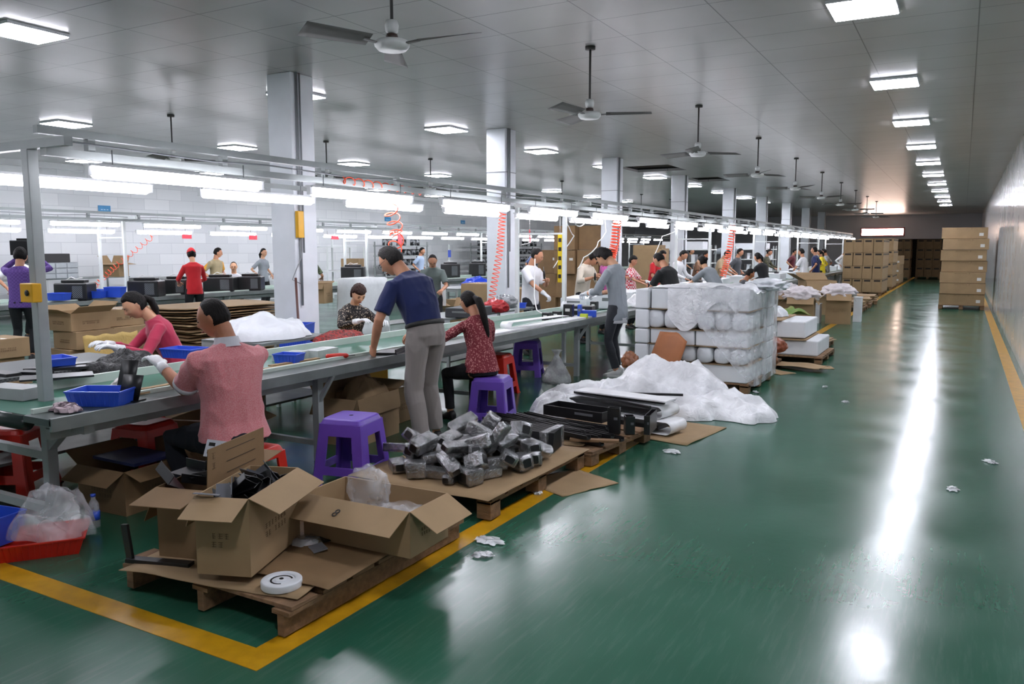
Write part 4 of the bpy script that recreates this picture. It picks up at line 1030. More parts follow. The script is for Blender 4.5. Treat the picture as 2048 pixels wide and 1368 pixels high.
def tray(loc, w, d, h, rz, m, label, name='plastic_tray', cat='tray', group=None):
    t = empty(name, loc, rz, label, cat, group)
    mb = MB(); a = .006; k = .88
    o = lambda s, z: [(-w / 2 * s, -d / 2 * s, z), (w / 2 * s, -d / 2 * s, z), (w / 2 * s, d / 2 * s, z), (-w / 2 * s, d / 2 * s, z)]
    vs = o(k, 0) + o(1, h) + [(p[0] * (1 - 2 * a / w), p[1] * (1 - 2 * a / d), h) for p in o(1, h)] + [(p[0] * (1 - 2 * a / w), p[1] * (1 - 2 * a / d), a) for p in o(k, 0)]
    fs = [(0, 3, 2, 1)] + [(q + s * 4, (q + 1) % 4 + s * 4, (q + 1) % 4 + s * 4 + 4, q + s * 4 + 4) for s in range(3) for q in range(4)] + [(12, 13, 14, 15)]
    mb.add(vs, fs).build('tray_body', m, t)
    rim = MB(); 
    for (p, q) in (((-w / 2, -d / 2), (w / 2, -d / 2)), ((w / 2, -d / 2), (w / 2, d / 2)), ((w / 2, d / 2), (-w / 2, d / 2)), ((-w / 2, d / 2), (-w / 2, -d / 2))): rim.beam((p[0], p[1], h), (q[0], q[1], h), .012, .008)
    rim.build('rim', m, t)
    n = int(w / .03); rb_ = MB()
    for i in range(n):
        x = (-.5 + (i + .5) / n) * w * .94; rb_.beam((x * k, -d / 2 * k - .001, .004), (x, -d / 2 - .001, h - .004), .003, .004)
    rb_.build('ribs', m, t)
    return t
def flatsheet(loc, w, d, rz, label, m=None, th=.004, warp=.012, seed=1, name='cardboard_sheet', cat='cardboard sheet', marks=False, rx=0):
    t_ = MB().grid(14, 10, lambda u, v: ((u - .5) * w + .012 * noise.noise(V((v * 5 + seed, 0, 0))) * (abs(u - .5) > .45), (v - .5) * d + .012 * noise.noise(V((u * 5, seed, 0))) * (abs(v - .5) > .45), th / 2 + .001 + warp * max(0, noise.noise(V((u * 2.3 + seed, v * 2.3, 0))) + .1)))
    o = t_.build(name, m or M_card, None, solid=th, loc=loc, rz=rz)
    if rx: o.rotation_euler.x = R(rx)
    tag(o, label, cat); return o
# ------------------------------------------------------------------ foreground: first pallet with open cartons
PH = .145
pallet(-2.94, 3.02, 1.10, 1.36, PH, 0, 'wooden pallet nearest the camera, carrying the open cartons', solid=True)
flatsheet((-2.95, 2.66, PH), .98, .68, 10, 'large flattened cardboard sheet sticking out at the front of the nearest pallet', seed=3, warp=.02)
flatsheet((-2.72, 3.05, PH + .024), .72, 1.10, 3, 'long cardboard sheet lying over the right side of the nearest pallet', m=M_card2, seed=8, warp=.01)
ca = carton((-2.905, 2.62, PH + .045), (.26, .52, .36), 20, 'open carton full of black parts at the front of the nearest pallet', open_=(-22, -25, -62, -70), flap=.155, mark=True, seed=4)
for ch in list(ca.children):
    if ch.name.startswith('flap'): pass
cbx = carton((-3.30, 2.74, PH + .002), (.28, .52, .35), 16, 'tall open carton behind, its ruled flap standing upright', open_=(-8, 88, 5, -65), flap=.20, mark=False, seed=6, m=M_card2)
# ruled lines and faint writing on the raised flap (right flap of that carton)
rl = MB()
for q in range(3): rl.box((.03, -.001, .05 - q * .055), (.26, .0012, .0022))
Mf = Matrix.Translation((.14, 0, .352)) @ Matrix.Rotation(R(90), 4, 'Z')
def flapM(u): return Matrix.Translation((.14 + .09, 0, .35)) 
put_mark(cbx, rl, (.14 + .008, 0, .46), 90, 'ruled_lines', M_blackink)
put_mark(cbx, scribble(.07, .15, 3, 9), (.14 + .008, -.19, .46), 90, 'printed_mark', M_ink)
cc = carton((-2.56, 3.13, PH + .03), (.66, .34, .23), 2, 'long low open carton marked 8 with a plastic bag inside', open_=(-28, -30, -70, -60), flap=.17, seed=11)
text_mesh('8', .07, 'handwritten_mark', M_blackink, cc, Matrix.Translation((-.05, -.262, .175)) @ rotm(28, 0, 0) @ rotm(90 - 28 - 28 - 6, 0, 0) @ Matrix.Rotation(R(-18), 4, 'Z') if False else Matrix.Translation((-.05, -.17 - .082, .23 - .038)) @ Matrix.Rotation(R(28), 4, 'X') @ Matrix.Rotation(R(-12), 4, 'Z'))
flatc = carton((-3.05, 3.36, PH + .01), (.34, .42, .075), -8, 'small flat closed carton lying between the open cartons', mark=True, seed=14)
# black parts inside the front carton
ro = random.Random(3)
Mc = Matrix.Translation((-2.905, 2.62, PH + .045)) @ Matrix.Rotation(R(20), 4, 'Z')
for k in range(16):
    p = Mc @ V((ro.uniform(-.08, .08), ro.uniform(-.19, .19), .27 + ro.uniform(0, .10)))
    t = MB().box((0, 0, 0), (.13, .07, .004)).box((0, .034, .02), (.13, .004, .04)).build('black_bracket', M_blackp if k % 4 else mat('grey_bracket', '#54565c', rough=.4), None, bevel=.001)
    t.location = p; t.rotation_euler = (ro.uniform(-.9, .9), ro.uniform(-.9, .9), ro.uniform(0, 6.28))
    tag(t, 'folded black metal bracket in the front open carton', 'bracket', 'black brackets in the front carton')
t = MB().box((0, 0, 0), (.11, .075, .003)).build('metal_plate', mat('grey_bracket2', '#777a80', rough=.35), None); t.location = Mc @ V((-.07, -.255, .372)); t.rotation_euler = (R(-14), R(8), R(40)); tag(t, 'small grey metal plate hanging over the rim of the front carton', 'plate')
Mb = Matrix.Translation((-3.30, 2.74, PH)) @ Matrix.Rotation(R(16), 4, 'Z')
for k in range(7):
    p = Mb @ V((ro.uniform(-.12, .05), ro.uniform(-.2, .2), .33 + ro.uniform(0, .05)))
    t = MB().box((0, 0, 0), (.16, .11, .004)).box((0, .055, .025), (.16, .004, .05)).box((.05, 0, .003), (.03, .05, .004)).build('black_bracket', M_blackm, None, bevel=.001); t.location = p; t.rotation_euler = (ro.uniform(-.6, .6), ro.uniform(-.6, .6), ro.uniform(0, 6.28))
    tag(t, 'larger black bracket heaped in the carton with the ruled flap', 'bracket', 'black brackets in the rear carton')
t = MB().box((0, 0, 0), (.15, .10, .003)).box((.045, .022, .002), (.03, .02, .002)).build('slotted_plate', mat('silver_plate', '#b9bcc2', rough=.3, metal=.3), None); t.location = Mb @ V((-.06, .16, .44)); t.rotation_euler = (R(50), R(10), R(40)); tag(t, 'silver slotted plate sticking up from the carton with the ruled flap', 'plate')
for q in range(4): 
    s_ = MB().box((-.045 + .06 * (q % 2), -.022 + .045 * (q // 2), .0022), (.032, .02, .001)).build('slot', M_dark, t)
# bag in the long carton
b = blob((-2.66, 3.20, PH + .24), (.10, .08, .11), 3.1, .35, 1.3, 4, False).build('plastic_bag', M_clear, None); tag(b, 'crumpled clear plastic bag puffing out of the long open carton', 'plastic bag')
b = blob((-2.40, 3.16, PH + .15), (.14, .09, .06), 5.1, .35, 1.4, 4, False).build('plastic_bag', M_clear, None); tag(b, 'low clear plastic bag lying deeper in the long open carton, right half', 'plastic bag')
# spool
sp_ = empty('foam_spool', (-2.56, 2.47, PH + .015), 20, 'white round spool of foam tape on the nearest pallet', 'spool')
MB().lathe([(.088, 0), (.090, .004), (.090, .030), (.086, .034), (.060, .034), (.058, .028), (.030, .028), (.028, .034), (.012, .034)], (0, 0, 0), 40).build('spool_body', M_foam, sp_, bevel=.001)
MB().lathe([(.010, .0341), (.009, .036)], (0, 0, 0), 16).build('hub_hole', M_dark, sp_)
MB().grid(14, 1, lambda u, v: ((.042 + .008 * v) * math.cos(u * 4.6 + .5), (.042 + .008 * v) * math.sin(u * 4.6 + .5), .0292)).build('groove', M_dark, sp_, solid=.0008)
# L-shaped black bar at the left of the pallet, scraps
lb = empty('black_bar', (-3.40, 2.36, PH), 0, 'black L-shaped bar standing up at the left end of the nearest pallet', 'bar')
MB().box((-.04, -.02, .09), (.045, .016, .19), ry=-10).build('upright', M_blackm, lb, bevel=.002); MB().box((.12, .03, .012), (.34, .05, .02), rz=18).build('foot_bar', M_blackm, lb, bevel=.002)
for (u, v, z, a, w_, c_, lab, nm_) in [(600, 1085, .17, 30, .16, M_clear, 'crumpled silver plastic scrap between the two open cartons', 'plastic_scrap'), (636, 1100, .175, -30, .10, mat('grey_bracket2', '#777a80'), 'pale grey tab plate lying beside the long carton', 'metal_plate'), (622, 1080, .18, 20, .07, M_blackp, 'small black bracket lying between the open cartons', 'black_bracket'), (660, 1078, .18, 60, .09, M_blackp, 'small black bracket leaning on the long carton wall', 'black_bracket')]:
    p = at(u, v, z); o = (crumple(16, 16, w_ * 1.5, w_, .03, u) if c_ is M_clear else MB().box((0, 0, .012), (w_, w_ * .7, .004), rx=8)).build(nm_, c_, None); o.location = (p.x, p.y, PH + .03); o.rotation_euler.z = R(a); tag(o, lab, 'scrap')
# ------------------------------------------------------------------ second pallet: heap of wrapped black pieces
pallet(-2.93, 4.72, 1.04, 1.38, PH, 0, 'wooden pallet under the heap of wrapped black pieces')
flatsheet((-2.93, 4.70, PH), 1.10, 1.44, -1, 'cardboard sheet under the heap of wrapped black pieces', seed=5, warp=.01)
wp = []
shapes = [(.23, .085, .06), (.20, .09, .085), (.16, .10, .07), (.12, .11, .10), (.26, .07, .055)]
for i, (a, b_, c_) in enumerate(shapes):
    t = empty('wrapped_piece', (0, 0, 0), 0)
    MB().box((0, 0, c_ / 2 + .004), (a, b_, c_)).build('black_core', M_blackp, t, bevel=.004)
    mb = MB(); n = 7
    def wf(u, v, a=a, b_=b_, c_=c_, i=i):
        x = (u - .5) * a * 1.12; an = v * 2 * math.pi; ca, sa = math.cos(an), math.sin(an); e = .35
        yy = math.copysign(abs(ca) ** e, ca) * (b_ / 2 + .006); zz = math.copysign(abs(sa) ** e, sa) * (c_ / 2 + .005)
        k = 1 + .06 * noise.noise(V((x * 40, an * 2, i * 3.1))); 
        if abs(u - .5) > .46: k *= .55
        return (x, yy * k, zz * k + c_ / 2 + .006)
    mb.grid(14, 24, wf).build('plastic_wrap', M_wrap, t)
    wp.append(t)
hr = random.Random(12); used = [False] * 5; placed = []
def heap_h(x, y): 
    dx = (x + 2.97) / .50; dy = (y - 4.62) / .62; q = max(0, 1 - dx * dx - dy * dy); return .16 * q ** .6
n = 0; tries = 0
while n < 62 and tries < 4000:
    tries += 1
    x = hr.uniform(-3.36, -2.50); y = hr.uniform(4.12, 5.12)
    if ((x + 2.95) / .48) ** 2 + ((y - 4.62) / .60) ** 2 > 1.0: continue
    lay = 0 if n < 30 else (1 if n < 50 else 2)
    if any((x - q[0]) ** 2 + (y - q[1]) ** 2 < (.115 if lay == 0 else .10) ** 2 and q[2] == lay for q in placed): continue
    if lay and heap_h(x, y) < .05 * lay: continue
    k = n % 5; placed.append((x, y, lay))
    o = wp[k] if not used[k] else copy_tree(wp[k]); used[k] = True
    o.location = (x, y, PH + .016 + lay * .075 + (.0 if lay == 0 else hr.uniform(0, .02)))
    o.rotation_euler = (hr.uniform(-.15, .15) * (1 + 3 * (lay > 0)), hr.uniform(-.1, .1) * (1 + 4 * (lay > 0)), hr.uniform(0, 3.14))
    if n in (50, 53): o.rotation_euler.y = R(-55); o.location.z += .05
    zz_ = ('upper' if lay == 2 else ('middle' if lay else 'lowest')); sd_ = ('left' if x < -3.1 else ('right' if x > -2.75 else 'centre')); fb_ = 'front' if y < 4.5 else ('back' if y > 4.85 else 'middle'); sh2 = ['long slim', 'thick', 'short flat', 'cube-shaped', 'longest thin'][k]
    tag(o, '%s black part in creased clear wrap, %s layer, %s %s of the heap' % (sh2, zz_, fb_, sd_), 'wrapped part', 'wrapped pieces %s %s %s %s' % (sh2, zz_, fb_, sd_)); n += 1
# stack of black plates at the back right of the second pallet
for k in range(12):
    t = MB().box((0, 0, 0), (.30, .012, .15), ry=0).build('black_plate', M_blackm, None, bevel=.002)
    t.location = (-2.68 - .004 * k, 5.12 + .021 * k, PH + .093); t.rotation_euler = (R(-8), 0, R(4))
    tag(t, '%s black plate on edge from the front, at the back of the second pallet' % ordn(k), 'plate', 'row of black plates on edge')
t = MB().box((0, 0, 0), (.06, .30, .16)).build('tape_band', M_wrap, None, bevel=.003); t.location = (-2.60, 5.24, PH + .095); tag(t, 'clear tape band around the row of black plates', 'tape')
# ------------------------------------------------------------------ third pallet: black profiles
pallet(-2.80, 6.00, .98, 1.02, .12, -6, 'wooden pallet under the pile of long black profiles', boards=5)
flatsheet((-3.0, 5.95, .12), .9, .9, 8, 'torn cardboard sheet under the black profiles', seed=9, warp=.015)
prs = random.Random(5)
for k in range(16):
    L_ = prs.uniform(.85, 1.15); t = MB().box((0, 0, 0), (L_, .045, .012)).box((0, .021, .012), (L_, .004, .03)).box((0, -.021, .012), (L_, .004, .03)).build('black_profile', M_blackm, None)
    t.location = (-2.92 + prs.uniform(-.12, .12), 5.72 + .044 * (k % 8) + prs.uniform(-.015, .015), .15 + .034 * (k // 8)); t.rotation_euler = (0, R(prs.uniform(-1.5, 1.5)), R(-14 + prs.uniform(-5, 5)))
    tag(t, 'long black channel profile in the pile on the third pallet', 'profile', 'black channel profiles')
for k, (x, y, z, w_, d_, h_, rz, lab) in enumerate([(-2.85, 6.28, .235, .60, .24, .09, -8, 'flat black sheet-metal box on the pile of profiles'), (-2.42, 6.02, .25, .10, .06, .22, 10, 'tall black upright bracket at the front of the profile pile'), (-2.34, 6.16, .20, .08, .10, .15, 30, 'rounded black bracket at the right end of the profile pile'), (-2.22, 6.34, .20, .05, .30, .16, 8, 'black side panel standing at the right end of the profile pile')]):
    t = empty('black_housing', (x, y, z - h_ / 2 + .0), rz, lab, 'metal housing'); shell(w_, d_, h_, .006).build('housing_body', M_blackm, t, bevel=.002); MB().box((w_ * .2, -d_ / 2 - .002, h_ * .6), (w_ * .3, .004, .02)).build('slot', mat('slot_grey', '#5b5d62'), t)
# white curved panels beyond it
flatsheet((-2.35, 6.95, 0), .95, .85, -8, 'cardboard sheet on the floor under the white curved panels', seed=4)
for k, (x, y, z, rz, lab) in enumerate([(-2.62, 6.85, .03, -10, 'white U-shaped panel lowest in the pile by the film heap'), (-2.72, 6.95, .145, -12, 'white U-shaped panel upper one in the pile by the film heap')]):
    t = empty('curved_panel', (x, y, z), rz, lab, 'panel')
    def cf(u, v, L_=1.05):
        s_ = u * 2 - 1; r_ = .055
        if u < .42: return (-L_ / 2 + u / .42 * (L_ - r_), (v - .5) * .30, 0)
        if u > .58: return (-L_ / 2 + (1 - u) / .42 * (L_ - r_), (v - .5) * .30, 2 * r_)
        a = -math.pi / 2 + (u - .42) / .16 * math.pi; return (L_ / 2 - r_ + r_ * math.cos(a), (v - .5) * .30, r_ + r_ * math.sin(a))
    MB().grid(50, 2, cf).build('outer_skin', M_wpanel, t, solid=.003)
    MB().bb(-.50, .40, -.15, .15, .035, .075).build('dark_core', M_blackm, t)
for k in range(4):
    t = MB().box((0, 0, 0), (.95, .03, .02)).build('black_rail', M_blackm, None); t.location = (-2.75 + .03 * k, 6.75 + .10 * k, .275 + .005 * k); t.rotation_euler = (0, 0, R(-22 + 14 * k)); tag(t, 'slotted black rail lying across the white curved panels', 'rail', 'black rails across the white panels')
t = MB().box((0, 0, 0), (.95, .22, .012)).build('white_strip', M_wpanel, None); t.location = (-2.66, 6.86, .31); t.rotation_euler.z = R(-8); tag(t, 'flat white strip lying on top of the curved panels', 'panel')
b = crumple(40, 30, .60, .42, .33, 7.7).build('foam_film', M_film, None, loc=(-3.22, 6.60, .0)); b.rotation_euler.z = R(-10); tag(b, 'bunched white foam film left of the curved panels', 'foam film')
t = MB().box((0, 0, 0), (.38, .06, .02)).build('wood_slat', M_wood, None); t.location = (-2.42, 5.62, .17); t.rotation_euler.z = R(20); tag(t, 'short pale slat among the black profiles', 'slat')
# floor cardboards
flatsheet((-2.35, 5.02, 0), .46, .52, -24, 'flat square of cardboard on the floor right of the second pallet', seed=21, warp=.006)
# ------------------------------------------------------------------ white film heap
for k, (x, y, w_, d_, h_, rz, lab) in enumerate([(-2.70, 8.25, 1.30, 1.0, .52, 10, 'biggest billow of white foam film in front of the wrapped stack'), (-3.45, 7.75, 1.0, .75, .24, 40, 'upright fold of white foam film at the left of the heap'), (-1.98, 7.95, 1.05, .70, .26, -20, 'flat tail of white foam film spreading to the right onto the aisle'), (-2.35, 7.62, .9, .5, .22, 15, 'low front fold of white foam film nearest the curved panels'), (-3.15, 7.85, .8, .6, .28, 70, 'middle fold of white foam film left of the biggest billow')]):
    o = crumple(64, 54, w_, d_, h_, 11.3 * (k + 1), sharp=5.0).build('foam_film', M_film, None, loc=(x, y, 0)); o.rotation_euler.z = R(rz); tag(o, lab, 'foam film')
t = MB().grid(10, 8, lambda u, v: ((u - .5) * .42, .03 * math.sin(u * 5) * v, (v - .0) * .42 * (1 - .3 * abs(u - .55)))).build('brown_paper_sheet', mat('brown_board', '#a2643a', rough=.6), None, solid=.004); t.location = (-2.98, 8.90, .30); t.rotation_euler = (R(-14), R(14), R(-20)); tag(t, 'torn brown board leaning on the wrapped white stack', 'board')
b = blob((-3.28, 8.62, .36), (.085, .07, .10), 2.2, .35, 2.0).build('brown_wrapped_lump', mat('brown_wrap', '#8d5a3c', rough=.25, spec=.7, bump=.7, bscale=20), None); tag(b, 'brown lump in clear plastic on the left of the film heap', 'scrap')
# ------------------------------------------------------------------ wrapped stack of white foam boxes
pallet(-2.72, 9.72, 1.36, 1.24, .12, 0, 'pallet under the wrapped white stack')
z = .122; lh = [.20, .20, .18, .23, .24]
for L_ in range(5):
    h_ = lh[L_]; wrap_ = L_ in (1, 3); off = .0
    if wrap_:
        for j in range(6):
            x = -3.16 + .20 * j
            t = MB(); t.loft([ringpts(V((0, y_, h_ / 2)), V((.095 * k_, 0, 0)), V((0, 0, h_ / 2 * k_)), 20, 3.2) for y_, k_ in ((-.30, .8), (-.28, .96), (0, 1), (.55, 1))])
            o = t.build('foam_wrapped_roll', M_foamw, None, loc=(x, 9.42 + .015 * math.sin(j * 3 + L_), z)); tag(o, 'white foam-wrapped piece in the %s row of the wrapped white stack, front side' % ('upper' if L_ == 3 else 'lower'), 'wrapped part', 'foam-wrapped pieces in the %s row' % ('upper' if L_ == 3 else 'lower'))
    else:
        for j, (x0, x1) in enumerate(((-3.22, -2.62 - .06 * (L_ == 2)), (-2.61 - .06 * (L_ == 2), -2.06))):
            t = MB().bb(x0 + .004, x1 - .004, -.28, .50, 0, h_ - .004).build('foam_box', M_foam, None, bevel=.012, loc=(0, 9.40, z)); tag(t, 'white foam box, %s half of the %s layer of the wrapped stack' % (('left', 'right')[j], {0: 'bottom', 2: 'middle', 4: 'top'}[L_]), 'foam box')
    for yy in (10.02,):
        t = MB().bb(-3.42, -2.02, -.12, .26, 0, h_ - .004).build('foam_box', M_foam, None, bevel=.012, loc=(0, yy + .02, z)); tag(t, 'white foam box at the back of the wrapped stack, %s layer' % ['lowest', 'second', 'third', 'fourth', 'top'][L_], 'foam box')
    t = MB().bb(-3.40, -3.235, -.10, .70, 0, h_ - .01).build('foam_box', M_foam, None, bevel=.015, loc=(0, 9.18, z)); tag(t, 'narrow white foam box jutting out on the left of the wrapped stack, %s layer' % ['lowest', 'second', 'third', 'fourth', 'top'][L_], 'foam box')
    if L_ < 4: 
        t = MB().bb(-3.25, -2.05, -.30, .9, -.003, .001).build('divider_sheet', M_card, None, loc=(0, 9.40, z + h_)); tag(t, 'cardboard divider in the wrapped white stack, %s from the floor' % oname[L_], 'divider')
    z += h_ + .002
# stretch film round the right half of the stack and draped over the top
def sf(u, v):
    pts = [(-2.75, 9.09), (-2.02, 9.085), (-1.985, 9.2), (-1.985, 10.28), (-2.3, 10.34)]
    s_ = u * 4; i = min(3, int(s_)); f_ = s_ - i; x = pts[i][0] * (1 - f_) + pts[i + 1][0] * f_; y = pts[i][1] * (1 - f_) + pts[i + 1][1] * f_
    zt = 1.20 + .02 * math.sin(u * 9); zb = .10 + max(0, (.25 - u)) * 3.3
    w_ = .016 * noise.noise(V((u * 14, v * 3, 1))) 
    return (x + w_ + .02 * (1 - v) * (u > .2), y - abs(w_) - .004, zb + (zt - zb) * v)
o = MB().grid(60, 30, sf).build('stretch_film', film('stretch_wrap', clear=.66, rough=.1, bscale=14, bump=1.0), None); tag(o, 'clear creased stretch film hanging over the right side of the white stack', 'stretch film')
def tf(u, v):
    x = -3.3 + 1.32 * u; y = 9.12 + 1.1 * v
    e = max(0, abs(u - .5) * 2 - .9) * 10; return (x, y, z + .012 + .05 * max(0, noise.noise(V((u * 5, v * 5, 2)))) * (1 + 1.2 * u) - .05 * e)
o = MB().grid(40, 30, tf).build('foam_film', M_film, None); tag(o, 'white foam film draped over the top of the wrapped white stack', 'foam film')
def df(u, v): return (-3.0 + .8 * u, 9.085 - .012 * abs(noise.noise(V((u * 8, v * 8, 5)))), 1.19 - (.32 + .18 * math.sin(u * 6)) * v)
o = MB().grid(30, 16, df).build('foam_film', M_film, None); tag(o, 'white foam film flap hanging down the front of the wrapped stack', 'foam film')
b = blob((-2.02, 9.85, z + .03), (.20, .30, .07), 8.2, .4).build('foam_film', M_foamw, None); tag(b, 'loose bunch of white film on the top right corner of the wrapped stack', 'foam film')
# ------------------------------------------------------------------ stools
stool((-3.71, 4.29, 0), 12, M_purp, 'empty purple plastic stool nearest the camera', h=.48, top=.15, base=.215)
stool((-3.77, 6.34, 0), 14, M_purp, 'purple plastic stool under the woman in the red floral jacket', h=.47, top=.14, base=.20)
stool((-4.90, 9.15, 0), 20, M_purp, 'purple plastic stool under the table behind the tied clear bag', h=.47, top=.14, base=.2)
stool((-3.80, 3.42, 0), 5, M_redp, 'red plastic stool under the man in the pink polo shirt', h=.43, top=.15, base=.20)
stool((-6.30, 4.72, 0), 0, M_redp, 'red plastic stool under the woman in the raspberry top', h=.46)
stool((-6.00, 6.98, 0), 0, M_redp, 'red plastic stool under the woman in the dark floral blouse', h=.46)
stool((-4.95, 3.55, 0), 10, M_redp, 'red plastic stool pushed under the near end of the table', h=.45)
stool((-4.55, 7.75, 0), 8, M_redp, 'red plastic stool under the table right of the red floral jacket', h=.47)
stool((-5.6, 3.0, 0), 30, M_redp, 'red plastic stool in the left corner behind the steel end frame', h=.45)
# ------------------------------------------------------------------ side benches of the front line
M_mesh = mat('perforated_mesh_top', '#565a5b', rough=.5, pattern='checker', col2='#3b3e3f', pscale=70)
def bench(x0, x1, y0, y1, z, label, top=M_edge, name='side_bench', legm=M_steel):
    t = empty(name, ((x0 + x1) / 2, (y0 + y1) / 2, 0), 0, label, 'bench'); w, d = x1 - x0, y1 - y0
    MB().box((0, 0, z - .012), (w, d, .024)).build('bench_top', top, t)
    MB().box((0, -d / 2 + .01, z - .045), (w, .02, .04)).build('apron', legm, t)
    for sx in (-1, 1):
        for sy in (-1, 1): MB().box((sx * (w / 2 - .04), sy * (d / 2 - .04), (z - .024) / 2), (.035, .035, z - .024)).build('leg', legm, t)
    MB().box((0, 0, .22), (w - .08, d - .08, .02)).build('lower_shelf', M_shelfb, t)
    return t
bench(-6.25, -5.44, 2.75, 4.00, .80, 'side bench with grey perforated top left of the woman in raspberry', M_mesh)
bench(-6.22, -5.44, 5.10, 6.05, .80, 'side bench with worn grey top under the white plastic pile', M_edge)
bench(-6.20, -5.56, 8.3, 10.6, .78, 'side bench behind the front line below the coiled orange hose', M_edge)
bench(-9.9, -9.3, 11.6, 13.2, .78, 'grey work table among the cartons behind the man in glasses', M_edge)
bench(-10.1, -9.3, 14.2, 17.2, .80, 'grey work table with blue sheet between the two lines', M_edge)
# ------------------------------------------------------------------ things on the front table
TZ = .751
tr = tray((-4.33, 2.84, TZ), .32, .22, .085, 27, M_blue, 'blue ribbed tray at the near corner of the front table')
for k in range(5):
    t = MB().tube([(0, -.02, 0), (0, .02, 0)], .006, 6).build('metal_fitting', mat('bright_metal', '#b8bcc4', rough=.25, metal=.6), None); t.location = (-4.36 + .02 * k, 2.86 + .015 * (k % 3), TZ + .03); t.rotation_euler.z = k; tag(t, 'small shiny fitting lying in the nearest blue tray', 'fitting', 'fittings in the nearest blue tray')
t = crumple(24, 18, .22, .12, .05, 3.3, sharp=8).build('work_glove', mat('pink_dark_glove', '#6a5a60', rough=.9, pattern='noise', col2='#cdb9bf', pscale=26, thr=(.45, .55)), None, loc=(-4.30, 2.60, TZ)); tag(t, 'crumpled worn glove at the very corner of the front table', 'glove')
bl = empty('black_angle', (-4.31, 2.95, TZ), 14, 'pair of tall black angled sheet parts standing on the front table', 'sheet part')
MB().grid(1, 1, lambda u, v: (-.03 + .14 * u + .05 * v, .0, .16 * v)).build('front_leaf', M_blackm, bl, solid=.004); MB().grid(1, 1, lambda u, v: (-.10 + .12 * u + .07 * v, .05, .24 * v)).build('rear_leaf', M_blackm, bl, solid=.004); MB().box((.02, .02, .004), (.18, .10, .006)).build('base_leaf', M_blackm, bl)
b = crumple(60, 50, .50, .60, .16, 9.1, sharp=12).build('black_part_pile', mat('black_mesh_parts', '#0c0c0d', rough=.35, bump=1.0, bscale=60), None, loc=(-5.36, 3.72, TZ)); tag(b, 'tangled heap of small black parts beside the raspberry woman hands', 'parts heap', kind='stuff')
for (x, y, z, rz, w_, d_, lab) in [(-5.30, 4.18, .802, 10, .30, .20, 'blue ribbed tray right of the black parts heap'), (-5.66, 3.38, .802, -12, .26, .17, 'blue ribbed tray behind the steel post on the mesh bench'), (-4.62, 4.62, TZ, 15, .20, .15, 'small blue tray behind the back of the pink polo man'), (-5.66, 10.35, .78, 20, .16, .12, 'small blue tray by the wrapped foot of the rear post'), (-5.15, 12.2, TZ, 10, .24, .16, 'blue tray between the white housings')]:
    tray((x, y, z if x > -5.4 and z > .79 and False else z), w_, d_, .07, rz, M_blue, lab)
for k, (x, y, L_, rz) in enumerate([(-4.43, 3.42, .62, 5), (-4.52, 3.46, .58, 2), (-4.46, 4.55, .66, -4), (-4.56, 4.62, .5, -2)]):
    t = MB().box((0, 0, .006), (.05, L_, .012)).build('card_strip', M_card, None, loc=(x, y, TZ + .002), rz=rz); t['label'] = ['pale cardboard strip, nearer one by the pink polo man elbow', 'pale cardboard strip, farther one by the pink polo man elbow', 'folded cardboard strip between the small blue tray and red driver', 'second folded strip behind the small blue tray'][k]; t['category'] = 'cardboard strip'
t = crumple(24, 24, .18, .16, .09, 5.5).build('white_cloth', mat('white_cloth', '#dcd6d4', rough=.8), None, loc=(-4.62, 3.18, TZ)); tag(t, 'crumpled white cloth behind the black angled parts', 'cloth')
rd = empty('electric_driver', (-4.42, 4.98, TZ + .024), -38, 'red electric screwdriver lying on the dark board', 'screwdriver')
MB().tube([(0, -.11, 0), (0, -.10, 0), (0, 0, 0), (0, .06, 0), (0, .075, 0)], [.012, .020, .024, .020, .010], 14).build('driver_body', M_redp, rd); MB().tube([(0, .075, 0), (0, .13, 0)], .004, 6).build('bit', M_blackm, rd)
for k in range(2):
    t = MB().box((0, 0, .03), (.15, .30, .06)).build('silver_packet', mat('silver_packet', '#c3c9c6', rough=.2, bump=.4), None, loc=(-4.78 + .05 * k, 4.80 + .3 * k, .742), rz=8); tag(t, ['shiny white packet on the belt, nearer of two', 'shiny white packet on the belt, farther of two'][k], 'packet')
t = MB().box((0, 0, .012), (.20, .30, .018)).box((.09, 0, .03), (.01, .30, .04)).build('black_bracket', M_blackm, None, loc=(-4.28, 5.48, TZ), rz=20, bevel=.002); tag(t, 'black folded plate under the hands of the navy T-shirt man', 'bracket')
b = crumple(40, 20, .26, .75, .085, 2.9, sharp=12).build('red_coil_pile', mat('red_coils', '#a3231c', rough=.45, bump=1.0, bscale=50, pattern='noise', col2='#5b100d', pscale=40), None, loc=(-5.42, 6.08, .80 if False else TZ)); tag(b, 'heap of red coiled wires in front of the floral blouse', 'wire heap', kind='stuff')
b = crumple(60, 70, .74, .92, .24, 13.9, sharp=5).build('plastic_pile', M_foamw, None, loc=(-5.83, 5.52, .80)); tag(b, 'pile of crumpled white plastic on the worn side bench', 'plastic pile')
cr = tray((-6.45, 6.55, .52), .36, .30, .30, 25, M_blue, 'tall blue crate behind the white plastic pile', name='plastic_crate', cat='crate')
bench(-6.7, -6.2, 6.25, 6.85, .52, 'low stand under the tall blue crate', M_shelfb, 'low_stand')
for k in range(5):
    t = MB().box((0, 0, .01), (.22, .10, .02)).build('black_part', M_blackm, None, loc=(-5.6 + .12 * (k % 2), 2.98 + .13 * k, .80 if k > 1 else .80), rz=20 * k); tag(t, 'small black part lying on the near end of the mesh bench', 'part', 'black parts on the mesh bench')
t = MB().box((0, 0, .035), (.34, .16, .07)).build('grey_block', mat('grey_block', '#a0a3a3'), None, loc=(-5.02, 2.72, .745), rz=10); tag(t, 'grey block on the belt at the near end of the table', 'block')
